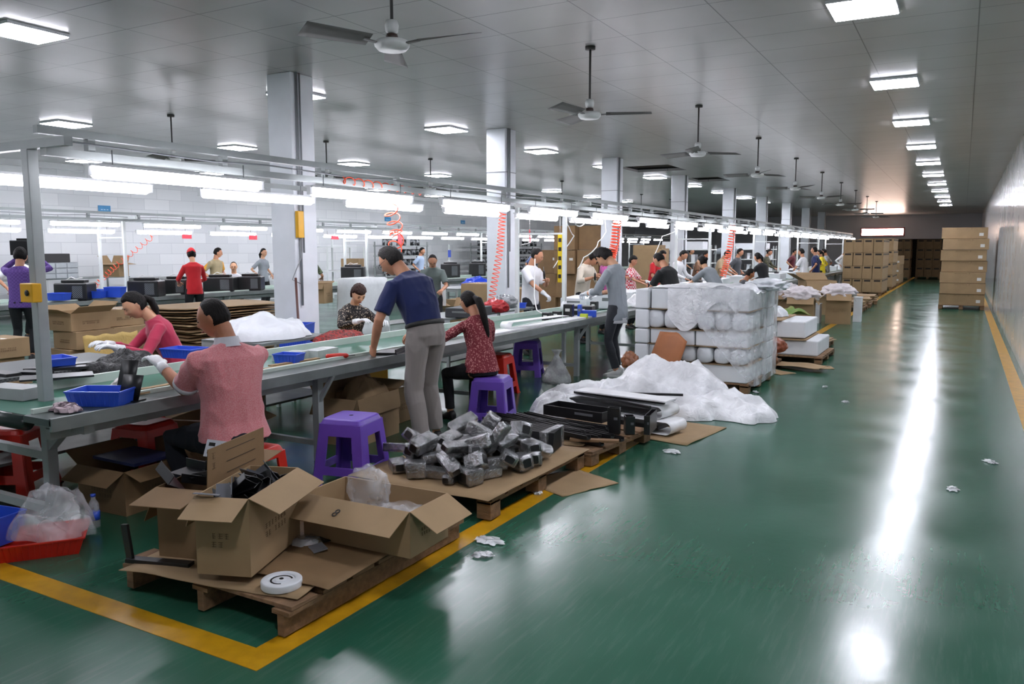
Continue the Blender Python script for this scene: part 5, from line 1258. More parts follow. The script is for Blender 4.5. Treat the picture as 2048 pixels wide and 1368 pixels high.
t = MB().box((0, 0, .02), (.42, .20, .012)).build('black_plate', M_blackm, None, loc=(-5.12, 3.05, .80), rz=60); tag(t, 'flat black plate bridging the belt rail left of the post', 'plate')
# items of the middle stretch
rp = empty('curved_panel', (-4.28, 8.2, TZ), 82, 'white U-shaped panel lying along the front table edge', 'panel')
def cf2(u, v, L_=1.15):
    r_ = .045
    if u < .42: return (L_ / 2 - u / .42 * (L_ - r_), (v - .5) * .16, .004)
    if u > .58: return (L_ / 2 - (1 - u) / .42 * (L_ - r_), (v - .5) * .16, 2 * r_)
    a = -math.pi / 2 + (u - .42) / .16 * math.pi; return (-L_ / 2 + r_ - r_ * math.cos(a), (v - .5) * .16, r_ + r_ * math.sin(a) + .002)
MB().grid(50, 2, cf2).build('panel_skin', M_wpanel, rp, solid=.003)
t = MB().box((0, 0, .01), (.2, 2.6, .02)).build('white_cover_strip', M_wpanel, None, loc=(-4.3, 8.4, TZ - .0), rz=0); tag(t, 'long white covering strip on the dark work board', 'cover strip')
for k, (x, y, z, w_, d_, h_, rz, c_, nm_, lab, ct) in enumerate([
    (-4.52, 8.95, TZ, .10, .10, .10, 0, M_blackm, 'black_box', 'small black printed box, left of a pair near the white panel', 'box'), (-4.50, 9.2, TZ, .10, .10, .10, 0, M_blackm, 'black_box', 'small black printed box, right of a pair near the white panel', 'box'),
    (-4.44, 9.42, TZ, .12, .12, .18, 10, M_blackm, 'black_case', 'upright black case left of the blue holder', 'case'), (-4.34, 9.55, TZ, .05, .10, .17, 15, M_blue, 'blue_holder', 'blue plastic holder standing beside the grey T-shirt youth', 'holder'),
    (-4.26, 9.66, TZ, .20, .10, .09, 20, M_blue, 'blue_box', 'low blue box behind the yellow-green block', 'box'), (-4.24, 9.46, TZ, .10, .06, .06, 10, mat('yellow_green', '#b9c83a'), 'green_block', 'yellow-green block at the edge of the front table', 'block'),
    (-4.55, 10.0, TZ, .40, .22, .12, 10, M_blackm, 'black_tray', 'long black tray behind the blue holder', 'tray'), (-5.55, 8.75, .78, .40, .60, .12, 8, mat('charcoal_crate', '#3b3d40'), 'charcoal_crate', 'open charcoal crate behind the red floral jacket', 'crate'),
    (-4.62, 11.3, TZ, .34, .42, .24, 8, M_foam, 'white_housing', 'white square housing directly left of the grey T-shirt youth', 'housing'), (-4.72, 10.9, TZ, .10, .10, .12, 0, M_blackm, 'black_box', 'small black printed box beside the white square housing', 'box'),
    (-5.25, 11.6, TZ, .42, .85, .14, 8, M_foam, 'white_housing', 'long white housing in front of the white T-shirt man', 'housing'), (-5.1, 13.3, TZ, .40, .95, .16, 5, M_foam, 'white_housing', 'long white housing in front of the cream-topped worker', 'housing'),
    (-4.45, 12.9, TZ, .34, .8, .20, 4, M_foam, 'white_housing', 'white housing behind the bowed youth', 'housing'), (-4.9, 15.1, TZ, .5, 1.0, .16, 4, M_foam, 'white_housing', 'white housing past the fringe-haired woman', 'housing')]):
    t = empty(nm_, (x, y, z), rz, lab, ct); MB().box((0, 0, h_ / 2 + .001), (w_, d_, h_)).build('casing', c_, t, bevel=.008)
    if h_ > .09: MB().box((0, -d_ / 2 - .0015, h_ * .6), (w_ * .5, .002, h_ * .2)).build('front_mark', M_lab if c_ is M_blackm else M_edge, t)
for k in range(10):
    y = 16.6 + k * 2.3 + .4 * math.sin(k * 3); t = empty('white_housing', (-4.85 + .25 * math.sin(k * 5), y, TZ), 5 * math.sin(k), 'white housing on the far stretch of the front line, %s from the camera' % oname[k], 'housing'); MB().box((0, 0, .10), (.5, .9, .2)).build('casing', M_foam, t, bevel=.01); MB().box((.1, -.2, .22), (.1, .15, .05)).build('motor_unit', M_blackm, t)
b = crumple(40, 30, .5, .7, .2, 4.4).build('foam_film', M_film, None, loc=(-4.38, 11.9, TZ)); tag(b, 'white film bunch on the table right of the grey T-shirt youth', 'foam film')
t = blob((-5.5, 9.35, .86), (.16, .14, .09), 1.7, .3).build('red_packet', mat('red_packet', '#b01f24', rough=.25, bump=.6), None); tag(t, 'shiny red packet in the charcoal crate', 'packet')
b = blob((-5.5, 9.6, .9), (.14, .18, .10), 6.3, .3).build('silver_bag', mat('silver_bag', '#8d9194', rough=.2, metal=.4, bump=.8), None); tag(b, 'silver foil bag beside the red packet', 'bag')
# yellow switch box on the near post
yb = empty('switch_box', (-4.70, 2.70, 1.34), 0, 'yellow switch box with black knob fixed to the near steel post', 'switch box')
MB().box((0, -.02, .055), (.12, .06, .11)).build('box_shell', M_yelp, yb, bevel=.006)
MB().lathe([(.018, 0), (.018, .006), (.012, .010)], (0, 0, 0), 20, M=Matrix.Translation((.015, -.05, .055)) @ rotm(90, 0, 0)).build('knob', M_blackp, yb)
# coiled hoses
def coil(pts, r, turns, label, rad=.006, name='coiled_hose'):
    P_ = [V(p) for p in pts]; n = turns * 14; out = []
    for i in range(n + 1):
        f_ = i / n * (len(P_) - 1); k = min(len(P_) - 2, int(f_)); g_ = f_ - k; c = P_[k].lerp(P_[k + 1], g_); a = i / 14 * 2 * math.pi
        d = (P_[k + 1] - P_[k]).normalized(); u = d.orthogonal().normalized(); w_ = d.cross(u); out.append(c + u * math.cos(a) * r + w_ * math.sin(a) * r)
    o = MB().tube(out, rad, 6).build(name, M_hose, None); tag(o, label, 'hose'); return o
coil([(-5.30, 9.20, 2.12), (-5.32, 9.15, 1.6), (-5.42, 9.1, .98)], .045, 22, 'orange coiled hose hanging in front of the second column')
coil([(-4.72, 11.75, 2.08), (-4.80, 11.85, 1.7), (-4.86, 11.85, 1.45)], .065, 16, 'tight orange coiled hose hanging left of the bowed youth', .009)
coil([(-4.8, 19.3, 2.2), (-4.95, 19.5, 1.5), (-5.1, 19.6, .95)], .07, 22, 'orange coiled hose hanging at the far right group of workers', .009)
coil([(-5.45, 7.0, 2.12), (-5.5, 7.2, 1.8), (-5.9, 7.6, 1.45)], .08, 7, 'loose orange coiled hose over the navy T-shirt man', .007)
coil([(-4.55, 5.2, 2.22), (-4.7, 6.6, 2.20)], .03, 10, 'orange hose lying along the front gantry beam', .005)
coil([(-13.8, 10.3, 1.9), (-14.6, 10.0, 1.3), (-15.0, 9.8, .9)], .05, 16, 'pale orange hose slanting down before the white wall', .006)
for k, (p, lab) in enumerate([(((-4.5, 9.6, 2.1), (-4.55, 9.9, 1.95), (-4.62, 10.3, 2.0), (-4.7, 10.9, 2.1)), 'white cable loop near the rear post, left one'), (((-4.9, 10.2, 2.12), (-5.0, 10.6, 1.95), (-5.2, 11.2, 1.84), (-5.45, 11.3, 1.6), (-5.55, 11.2, 1.35)), 'white cable dropping to the white T-shirt man'), (((-5.0, 9.95, 1.84), (-5.15, 9.9, 1.80), (-5.35, 9.8, 1.70)), 'short white cable curling from the crossbar'),
                              (((-4.7, 11.2, 2.1), (-4.72, 11.3, 1.9), (-4.8, 11.2, 1.75), (-4.75, 11.0, 1.66), (-4.9, 10.9, 1.52), (-4.95, 10.8, 1.35)), 'white cable hanging over the head of the bowed youth'), (((-5.4, 10.3, 1.5), (-5.2, 9.9, 1.0), (-5.0, 9.6, .82), (-4.7, 9.4, .78)), 'white cable from the white T-shirt man down to the table'), (((-5.3, 16.9, 2.1), (-5.5, 16.2, 1.9), (-5.6, 16.0, 1.5)), 'white cable by the post beyond the youth')]):
    o = MB(); P_ = [V(q) for q in p]; out = []
    for i in range(len(P_) - 1):
        for s_ in range(6): out.append(P_[i].lerp(P_[i + 1], s_ / 6) + V((0, 0, -.02 * math.sin(s_ / 6 * math.pi))))
    out.append(P_[-1]); o = o.tube(out, .008, 6).build('white_cable', M_cable, None); tag(o, lab, 'cable')
# screwdrivers held
for k, (u, v, x, lab) in enumerate([(1088, 548, -5.50, 'black electric screwdriver in the hands of the white T-shirt man'), (1190, 552, -5.42, 'black electric screwdriver in the hands of the cream-topped worker')]):
    p = atx(u, v, x); o = empty('electric_driver', p, 20, lab, 'screwdriver'); MB().tube([(0, .05, -.07), (0, .02, -.02), (0, -.02, .05)], [.016, .018, .014], 10).build('driver_body', M_blackp, o); MB().tube([(0, -.02, .05), (0, -.05, .11)], .004, 6).build('bit', M_steel, o)
# ------------------------------------------------------------------ under and around the front table
carton((-4.55, 5.35, 0), (.44, .62, .40), 4, 'large open carton on the floor under the table behind the purple stool', open_=(-60, -80, 20, 60), flap=.16, seed=31)
b = crumple(30, 26, .42, .5, .30, 6.6).build('wrapping_paper', M_card, None, loc=(-4.6, 5.5, .28)); tag(b, 'crumpled brown paper bulging out of the carton under the table', 'paper')
carton((-4.66, 3.25, 0), (.44, .50, .28), 3, 'open carton under the near end of the table, its cardboard darkened for shade', open_=(-30, -20, 30, 30), flap=.14, m=M_card2, seed=33)  # darker cardboard here carries the shade under the table in its colour
carton((-5.05, 4.25, 0), (.5, .5, .36), 20, 'open carton under the table behind the pink polo man', open_=(10, -20, 40, 30), flap=.15, seed=34)
carton((-4.75, 6.05, 0), (.34, .35, .34), 4, 'closed carton on the floor behind the legs of the navy T-shirt man', seed=35)
b = MB().box((0, 0, .3), (.42, .30, .02)).build('blue_sheet', mat('dark_blue_sheet', '#1c2550'), None, loc=(-4.66, 3.25, .0)); tag(b, 'dark blue lid on the carton under the near table end', 'lid')
bc = empty('yellow_crate', (-5.55, 6.55, 0), 0, 'yellow slatted crate under the far side of the table', 'crate')
shell(.5, .36, .62, .01).build('crate_body', M_yelp, bc); MB().bb(-.26, .26, -.19, .19, .62, .64).build('rim', M_yelp, bc)
rt = tray((-4.36, 2.42, 0), .50, .34, .09, 52, M_redp, 'red tray on the floor in the left corner holding a plastic bag')
b = crumple(46, 40, .50, .42, .26, 8.8, sharp=6).build('plastic_bag', M_clear, None, loc=(-4.42, 2.56, .06)); tag(b, 'big crumpled clear bag lying over the red floor tray', 'plastic bag')
tray((-4.66, 2.36, .02), .26, .20, .16, 10, M_blue, 'blue bowl-like bin behind the red floor tray', name='plastic_bin', cat='bin')
bt = empty('water_bottle', (-4.42, 2.80, 0), 0, 'clear water bottle behind the bag at the post foot', 'bottle')
MB().lathe([(.03, 0), (.032, .01), (.032, .12), (.026, .15), (.013, .175), (.013, .19)], (0, 0, 0), 20).build('bottle_body', M_clear, bt); MB().lathe([(.015, .19), (.015, .205)], (0, 0, 0), 16).build('bottle_cap', M_blue, bt); MB().lathe([(.0325, .05), (.0325, .10)], (0, 0, 0), 20).build('bottle_label', M_blue, bt)
bg = empty('tied_bag', (-4.28, 8.75, 0), 0, 'tied clear bag standing on the floor by the table leg', 'plastic bag')
MB().loft([[p + V((.012 * noise.noise(V((p.x * 30, p.y * 30, z * 9))), .012 * noise.noise(V((p.y * 30, z * 9, 1))), 0)) for p in ringpts(V((0, 0, z)), V((r_, 0, 0)), V((0, r_ * .8, 0)), 24)] for z, r_ in ((0, .17), (.03, .19), (.10, .18), (.18, .13), (.25, .08), (.31, .05), (.35, .03), (.38, .045), (.42, .075))]).build('bag_body', film('bag_grey', col=(.55, .57, .58, 1), clear=.35, bscale=26), bg)
# floor litter
for k, (u, v, s_, lab) in enumerate([(978, 1083, .16, 'white paper scrap on the floor right of the first pallet'), (968, 1112, .10, 'crumpled clear scrap below the white paper scrap'), (1905, 980, .09, 'white scrap in the aisle at the right'), (1980, 925, .10, 'torn white scrap at the right edge of the aisle'), (1345, 905, .14, 'thin white film scrap in the aisle below the curved panels'), (1690, 805, .06, 'tiny white scrap in the middle of the aisle'), (1650, 775, .06, 'tiny white scrap left in the aisle'), (1225, 770, .12, 'white paper scrap by the tied bag'), (1075, 988, .07, 'small clear lump beside the second pallet corner'), (1510, 785, .06, 'white scrap near the wrapped stack corner')]):
    p = at(u, v); o = crumple(12, 10, s_ * 1.1, s_ * .7, .018 if s_ > .1 else .02, k * 3.3).build('paper_scrap', M_film, None, loc=(p.x, p.y, 0), rz=k * 40); tag(o, lab, 'scrap')
# ------------------------------------------------------------------ cartons behind the front line (left)
yrow = [4.10, 4.98, 5.47]
n = 0
for ci, y in enumerate((4.30, 5.25, 5.74)):
    for L_ in range(5 if ci else 4):
        x = -8.35 + (.06 if (L_ % 2) else 0) - .1 * (ci == 2); last = (L_ == (4 if ci else 3))
        lab = 'closed brown carton, %s column of the pile behind the side bench, %s from the floor' % (['left', 'middle', 'right'][ci], oname[L_])
        op = None
        if ci == 1 and last: op = (20, 30, 40, 25); lab = 'open carton with raised flaps on top of the middle carton column'
        carton((x, y + (.03 if L_ % 2 else 0), .195 * L_), (.42, .46, .19), 4 * math.sin(ci * 3 + L_), lab, open_=op, lab=False, seed=50 + n, flap=.15); 
        n += 1
pl_ = MB()
t = MB().grid(14, 6, lambda u, v: (0, (u - .5) * .62, v * .26 + .01 * math.sin(u * 20))).build('yellow_paper', mat('yellow_kraft', '#b59a58', rough=.7, bump=.4), None, solid=.003, loc=(-7.72, 5.22, .505)); t.rotation_euler.y = R(-8); tag(t, 'sheet of yellow kraft paper standing before the carton pile', 'paper')
bench(-7.9, -7.5, 4.7, 5.6, .50, 'low bench in front of the carton pile', M_card2, 'low_bench')
for k in range(22):
    z = .10 + .036 * k
    o = MB().grid(10, 8, lambda u, v, k=k: ((u - .5) * 1.15, (v - .5) * 1.6, .006 + .02 * math.sin((u + .1) * 3) * math.sin(v * 3 + k * .2))).build('flat_carton', M_card2 if k % 3 else M_card, None, solid=.012, loc=(-9.25 + .05 * math.sin(k * 2.1), 7.75 + .05 * math.sin(k * 3.7), z), rz=4 * math.sin(k * 1.7))
    tag(o, 'flattened carton, %s from the bottom of the high pile behind the pink polo man' % ordn(k), 'flattened carton', 'flattened cartons in the high pile')
pallet(-9.25, 7.75, 1.1, 1.5, .10, 0, 'pallet under the high pile of flattened cartons')
# draped white covers
for (x, y, w_, d_, h_, lab, sd) in [(-8.85, 10.6, .5, .85, 1.16, 'object under a white draped sheet behind the floral blouse', 2.2), (-8.75, 12.55, .36, .42, 1.08, 'white sheet hanging over a stand behind the navy T-shirt man', 5.1)]:
    rings = []
    for i, (zz, k) in enumerate(((0, 1.06), (.3, 1.04), (.6, 1.02), (.9, 1.0), (.985, .98), (1, .9))):
        rings.append([p + V((.03 * noise.noise(V((p.x * 5, p.y * 5, zz * 2 + sd))), .03 * noise.noise(V((p.y * 5, p.x * 5, zz + sd))), 0)) * 1.6 for p in ringpts(V((0, 0, zz * h_)), V((w_ / 2 * k, 0, 0)), V((0, d_ / 2 * k, 0)), 40, 6)])
    o = MB().loft(rings).build('draped_cover', mat('cover_sheet', '#d5d9da', rough=.5, bump=.6, bscale=10), None, loc=(x, y, 0)); tag(o, lab, 'cover')
# carton with blue lid, small cartons behind
carton((-9.3, 10.05, .75), (.30, .30, .32), 15, 'open carton with blue folder inside left of the draped sheet', open_=(-60, None, 20, None), flap=.1, seed=61)
for k, (x, y, z, w_, d_, h_, rz, lab) in enumerate([(-8.9, 13.9, .0, .6, .6, .62, 10, 'brown carton behind the red floral woman, left'), (-8.75, 14.7, .0, .55, .6, .80, -6, 'brown carton behind the red floral woman, middle'), (-7.6, 12.6, 0, .7, .7, 1.02, 4, 'big square carton right of the second column'), (-7.4, 13.5, 0, .5, .6, .9, -5, 'dark square carton behind the big square carton'), (-8.3, 12.9, .0, .6, .5, .5, 14, 'open low carton in front of the second column')]):
    carton((x, y, z), (w_, d_, h_), rz, lab, seed=70 + k, open_=(20, 10, 50, 30) if k == 4 else None)
# tall carton wall
n = 0
for c in range(3):
    for L_ in range(4):
        if c == 0 and L_ == 3: continue
        carton((-8.35 + .53 * c, 16.75 + .12 * math.sin(c * 2 + L_), .54 * L_), (.52, .6, .535), 1.5 * math.sin(n), 'big brown carton, %s column of the tall carton wall, %s from the floor' % (['left', 'middle', 'right'][c], oname[L_]), seed=90 + n, lab=(L_ == 2), m=M_card2); n += 1
t = MB().box((0, 0, 0), (.07, .01, .75)).build('yellow_card', mat('yellow_card', '#d8bc10', rough=.5), None, loc=(-5.46, 11.25, 1.50)); MB().tube([(0, 0, .37), (0, 0, .70)], .003, 4).build('string', M_cable, t); tag(t, 'hanging yellow card strip right of the white T-shirt man', 'card')
for q in range(5): MB().box((0, -.006, -.28 + .14 * q), (.05, .002, .06)).build('printed_mark', M_blackink, t)
# broom handle and small things at the first column
t = MB().tube([(-6.42, 6.60, .30), (-6.58, 6.72, 1.32)], .014, 8).build('broom_stick', mat('brown_stick', '#5b3a34', rough=.5), None); tag(t, 'brown stick leaning against the nearest column', 'stick')
t = MB().box((-6.57, 6.80, 1.92), (.05, .09, .30)).build('cable_tag', M_yelp, None, bevel=.006); tag(t, 'orange-yellow cable bundle on the nearest column', 'cable bundle')
t = MB().tube([(-6.6, 6.82, 1.72), (-6.56, 6.80, 1.55), (-6.60, 6.76, 1.42), (-6.59, 6.68, 1.30), (-6.58, 6.8, 1.25)], .006, 6).build('loose_wire', M_pipe, None); tag(t, 'loose grey wires on the nearest column', 'wire')
# ------------------------------------------------------------------ back line products
def machine(x, y, rz, lab, w_=.55, d_=.42, h_=.30, z=TZ):
    t = empty('stove_casing', (x, y, z), rz, lab, 'appliance casing')
    MB().box((0, 0, h_ / 2 + .001), (w_, d_, h_)).build('casing', M_blackm, t, bevel=.02)
    MB().box((w_ * .22, -d_ / 2 - .003, h_ / 2), (w_ * .3, .006, h_ * .7)).build('vent_grille', mat('grille_grey', '#6e7276', rough=.4, pattern='checker', col2='#222426', pscale=60), t)
    MB().box((0, 0, h_ + .03), (w_ * .7, d_ * .5, .05)).build('fan_unit', M_blackp, t, bevel=.01)
    MB().tube([(-.15, 0, h_ + .05), (-.08, .05, h_ + .10), (.02, -.02, h_ + .07), (.12, .03, h_ + .09)], .008, 6).build('wiring', M_cable, t); return t
for k, (x, y, w_, lab) in enumerate([(-13.55, 8.5, .55, 'black appliance casing behind the yellow switch box'), (-13.4, 9.8, .56, 'black appliance casing left of the woman in red'), (-13.55, 10.6, .5, 'black appliance casing at the red sweater woman hands'), (-13.65, 11.75, .62, 'black appliance casing below the mustard-shirted man'), (-13.45, 12.4, .5, 'black appliance casing beside the seated balding man'), (-14.0, 16.4, .6, 'large black casing right of the camouflage shirt'), (-14.0, 21.0, .6, 'black machine beyond the specked T-shirt man'), (-14.0, 22.6, .55, 'dark machine with raised lid near the can shelves')]):
    machine(x, y, 34, lab, w_, h_=.30 if k < 5 else .42)
for k, (x, y, lab) in enumerate([(-12.95 - .35, 8.05, 'lower blue bin near the purple plaid shirt'), (-13.35, 8.75, 'blue bin in front of the first black casing'), (-13.25, 9.05, 'stacked blue bins left of the second black casing'), (-13.9, 9.1, 'blue bin among papers on the back line'), (-13.4, 13.3, 'blue tray beside the nearest column on the back line')]):
    tray((x, y, TZ + .03), .30, .24, .18 if k == 2 else .12, 30, M_blue, lab, name='plastic_bin', cat='bin')
b = crumple(30, 20, .9, .5, .22, 3.9).build('blue_sheet', mat('bright_blue_sheet', '#2a4fe0', rough=.4), None, loc=(-9.7, 15.7, .80)); tag(b, 'crumpled bright blue sheet on the table between the lines', 'sheet')
for k in range(9):
    t = empty('wall_cabinet', (-18.9, 10.6 + .0 * k, 0), 0) if False else None
# wall bench with cabinet, carton etc
bench(-19.3, -18.4, 9.0, 13.0, .95, 'long white bench by the block wall at the left', M_edge)
bench(-18.8, -17.6, 13.2, 19.0, .9, 'long grey bench by the block wall behind the seated man', M_edge)
cbt = empty('drawer_cabinet', (-18.3, 10.9, .95), 90, 'grey drawer cabinet on the wall bench', 'cabinet')
MB().box((0, 0, .19), (1.1, .4, .38)).build('cabinet_body', mat('cabinet_grey', '#8d9296', rough=.4), cbt, bevel=.005)
for q in range(4):
    for r_ in range(3): MB().box((-.4 + .27 * q, -.205, .07 + .12 * r_), (.24, .02, .10)).build('drawer', mat('drawer_grey', '#a9aeb2', rough=.35), cbt, bevel=.003)
t = MB().box((0, 0, .1), (.95, .4, .2)).build('black_case', M_blackm, None, loc=(-18.3, 10.8, 1.332), rz=90, bevel=.01); tag(t, 'long black case on top of the grey drawer cabinet', 'case')
carton((-18.6, 12.75, .95), (.42, .5, .34), 30, 'open carton with a brown round stand before it on the wall bench', open_=(-10, -10, 60, 60), seed=120)
carton((-17.6, 20.6, .9), (.6, .55, .42), 20, 'brown carton on the bench near the white wall rack', seed=121)
rk = empty('pipe_rack', (-18.0, 20.4, 0), 0, 'white pipe rack before the block wall right of the nearest column', 'rack')
for y_ in (-.9, 0, .9):
    for x_ in (-.3, .3): MB().bb(x_ - .02, x_ + .02, y_ - .02, y_ + .02, 0, 2.0 if y_ == 0 else 1.70).build('upright', M_white_steel, rk)
for z_ in (.9, 1.68): MB().bb(-.3, .3, -.9, .9, z_, z_ + .03).build('shelf_plate', M_white_steel, rk)
# can shelves
M_can = mat('can_grey', '#9a9da0', rough=.3, pattern='noise', col2='#1c1c1e', pscale=9, thr=(.45, .5))
can0 = None; cn = 0
for si, (y0, lab) in enumerate([(23.6, 'shelf of cans by the wall behind the pale blue shirt'), (30.2, 'shelf of cans by the wall left of the second column'), (33.4, 'shelf of cans by the wall right of the second column')]):
    sh_ = empty('can_shelf', (-18.6, y0 + 1, 0), 0, lab, 'shelf')
    for y_ in (-1.3, 1.3):
        for x_ in (-.25, .25): MB().bb(x_ - .02, x_ + .02, y_ - .02, y_ + .02, 0, 1.9).build('upright', M_steel, sh_)
    for z_ in (.25, .62, .99, 1.36, 1.73):
        MB().bb(-.28, .28, -1.35, 1.35, z_, z_ + .03).build('shelf_plate', M_steel, sh_)
    for L_, z_ in enumerate((.28, .65, 1.02, 1.39, 1.76)):
        for q in range(9):
            if L_ == 4 and q % 3 == 2: continue
            if can0 is None:
                can0 = empty('paint_can', (0, 0, 0)); MB().lathe([(.10, 0), (.10, .22), (.095, .225)], (0, 0, 0), 14).build('can_body', M_can, can0); MB().lathe([(.085, .226), (.08, .235)], (0, 0, 0), 14).build('can_lid', M_blackm, can0); o = can0
            else: o = copy_tree(can0)
            o.location = (-18.5, y0 + 1 - 1.15 + .285 * q, z_); o.rotation_euler.z = q * 1.3 + L_
            tag(o, 'grey-black can on the %s, %s row from the bottom' % (['can shelf behind the blue shirt', 'can shelf left of the second column', 'can shelf right of the second column'][si], oname[L_]), 'can', 'cans in row %d of can shelf %d' % (L_ + 1, si + 1)); cn += 1
# wall signs and banners
for k, (y0, y1, z0, z1) in enumerate([(13.03, 13.37, 2.59, 2.76), (24.85, 25.22, 2.70, 2.86), (30.25, 30.58, 2.74, 2.90)]):
    t = empty('wall_sign', (-19.58, (y0 + y1) / 2, (z0 + z1) / 2), 0, 'small blue sign on the block wall, %s from the left' % oname[k], 'sign'); MB().box((0, 0, 0), (.02, y1 - y0, z1 - z0)).build('sign_plate', mat('sign_blue', '#3b8fc4', rough=.4), t)
    for q in range(3): MB().box((.012, -.08 + .08 * q, -.02), (.002, .05, .02)).build('printed_mark', mat('sign_pale', '#bfe0f0'), t)
M_ban = mat('red_banner', '#d8203a', rough=.5)
for k, (x, y, z, w_, h_, lab) in enumerate([(-14.2, 11.4, 1.90, .35, .09, 'small red banner above the mustard-shirted man'), (-14.2, 13.2, 1.90, .38, .10, 'small red banner above the grey T-shirt woman'), (-14.2, 15.95, 1.93, .5, .09, 'red banner strip hanging right of the nearest column'), (-14.2, 18.7, 1.93, .4, .32, 'square red banner above the pale blue shirt'), (-5.46, 10.25, 1.86, .10, .12, 'red pennant left of the white T-shirt man'), (-14.1, 26.5, 1.95, .4, .2, 'red pennant far along the back line')]):
    t = MB().box((0, 0, 0), (.006, w_, h_)).build('red_banner', M_ban, None, loc=(x, y, z)); t.rotation_euler.z = R(20); tag(t, lab, 'banner')
    MB().tube([(0, 0, h_ / 2), (0, 0, 2.16 - z)], .003, 4).build('string', M_cable, t)
t = MB().box((0, 0, 0), (.01, .2, .28)).build('blue_notice', M_blue, None, loc=(-17.5, 26.2, 1.45)); MB().bb(-.03, .0, -.03, .03, -1.45, .35).build('stand_pole', M_white_steel, t); tag(t, 'blue notice on a white stand left of the can shelves', 'notice')
# middle-distance shelves with units
for si, (x, y, lab) in enumerate([(-7.3, 24.0, 'steel rack with white units beyond the wrapped stack, left'), (-7.3, 33.0, 'far steel rack with white units behind the standing group')]):
    sh_ = empty('unit_rack', (x, y, 0), 0, lab, 'rack')
    for x_ in (-.75, .75):
        for y_ in (-.25, .25): MB().bb(x_ - .02, x_ + .02, y_ - .02, y_ + .02, 0, 1.75).build('upright', M_steel, sh_)
    for z_ in (.35, .75, 1.2, 1.6): MB().bb(-.78, .78, -.3, .3, z_, z_ + .03).build('shelf_plate', M_white_steel, sh_)
    MB().bb(-.76, .5, -.25, .28, 1.63, 1.86).build('top_panel', M_foam, sh_)
    for z_ in (.78, 1.23):
        for q in range(7):
            o = MB().box((0, 0, .12), (.11, .3, .24)).build('control_unit', M_blackm if q % 2 else M_foam, None, loc=(x - .66 + .21 * q, y, z_)); tag(o, '%s unit on the %s shelf of the %s rack' % ('black' if q % 2 else 'white', 'upper' if z_ > 1 else 'lower', 'nearer' if si == 0 else 'far'), 'unit', '%s units, %s rack %s' % ('black' if q % 2 else 'white', 'nearer' if si == 0 else 'far', 'upper' if z_ > 1 else 'lower'))
for k, (x, y, w_, h_, lab) in enumerate([(-8.2, 23.0, .8, 1.75, 'tall pair of brown cartons beyond the black T-shirt man'), (-7.0, 20.0, .6, 1.65, 'tall brown carton right of the fourth column'), (-8.8, 20.5, .6, 1.5, 'tall brown carton left of the fourth column')]):
    carton((x, y, 0), (w_, .6, h_), 0, lab, seed=130 + k)
fz = empty('floor_fan', (-7.4, 29.0, 0), 0, 'grey pedestal machine with round hood in the far middle', 'machine')
MB().bb(-.2, .2, -.2, .2, 0, 1.1).build('machine_body', mat('machine_grey', '#7f8589'), fz, bevel=.02); MB().lathe([(.5, 1.45), (.42, 1.62), (.15, 1.7)], (0, 0, 0), 20).build('hood', mat('machine_grey', '#7f8589'), fz); MB().bb(-.04, .04, -.04, .04, 1.1, 1.5).build('neck', M_steel, fz)
# ------------------------------------------------------------------ aisle side, middle distance
pallet(-2.35, 12.62, 1.35, 1.3, .11, 0, 'pallet under the white foam boxes beyond the wrapped stack')
for L_, (z, h_) in enumerate(((.112, .22), (.36, .24))):
    for q in range(2 if L_ == 0 else 6):
        if L_ == 0: x0, x1 = (-2.95, -2.36) if q == 0 else (-2.35, -1.74)
        else: x0 = -2.95 + .125 * q; x1 = x0 + (.12 if q < 5 else .40)
        o = MB().bb(x0 + .004, x1, 12.05, 13.15, z, z + h_).build('foam_box', M_foam, None, bevel=.018); tag(o, ('%s low white foam box on the bottom layer beyond the wrapped stack' % ('left', 'right')[q]) if L_ == 0 else (('narrow white foam block, %s in the upper row beyond the wrapped stack' % oname[q]) if q < 5 else 'wide white foam box at the right of the upper row'), 'foam box')
for z, lab in ((.335, 'cardboard layer between the two foam box layers'), (.603, 'cardboard sheet on top of the white foam blocks')):
    o = MB().bb(-2.98, -1.9 if z < .5 else -2.25, 12.0, 13.2, z, z + .012).build('cardboard_sheet', M_card, None); tag(o, lab, 'cardboard sheet')
b = crumple(30, 26, .62, .55, .20, 21.2).build('foam_film', M_foamw, None, loc=(-2.6, 12.7, .616)); tag(b, 'white film bunch on top of the foam boxes beyond the wrapped stack', 'foam film')
pallet(-2.62, 11.2, .9, 1.0, .10, 0, 'low pallet beside the brown wrapped parts')
b = blob((-2.35, 10.95, .20), (.22, .25, .17), 4.7, .35, 2.2).build('brown_wrapped_lump', MATS['brown_wrap'], None); tag(b, 'brown parts in shiny wrap right behind the stretch film', 'wrapped part')
b = blob((-2.30, 11.45, .30), (.22, .18, .12), 9.7, .2, 2.2).build('brown_wrapped_box', mat('brown_wrap2', '#8b4a30', rough=.3, bump=.4), None); tag(b, 'reddish brown wrapped box above the brown parts', 'wrapped part')
flatsheet((-1.95, 11.45, .05), .85, .42, -14, 'long cardboard strip on the floor before the foam box pallet', seed=51, warp=.03)
flatsheet((-2.1, 11.0, .0), .4, .3, -30, 'small cardboard piece on the floor by the brown parts', seed=52)
flatsheet((-1.65, 11.75, .0), .3, .3, 20, 'torn cardboard end sticking out into the aisle', seed=53)
pallet(-2.35, 14.3, .95, .9, .11, 0, 'pallet with flat cardboards behind the foam boxes')
for k in range(4):
    flatsheet((-2.3, 14.2, .112 + .02 * k), .9 - .05 * k, .75, 6 * k - 8, 'cardboard sheet in the low pile behind the foam boxes, %s from the bottom' % oname[k], seed=60 + k)
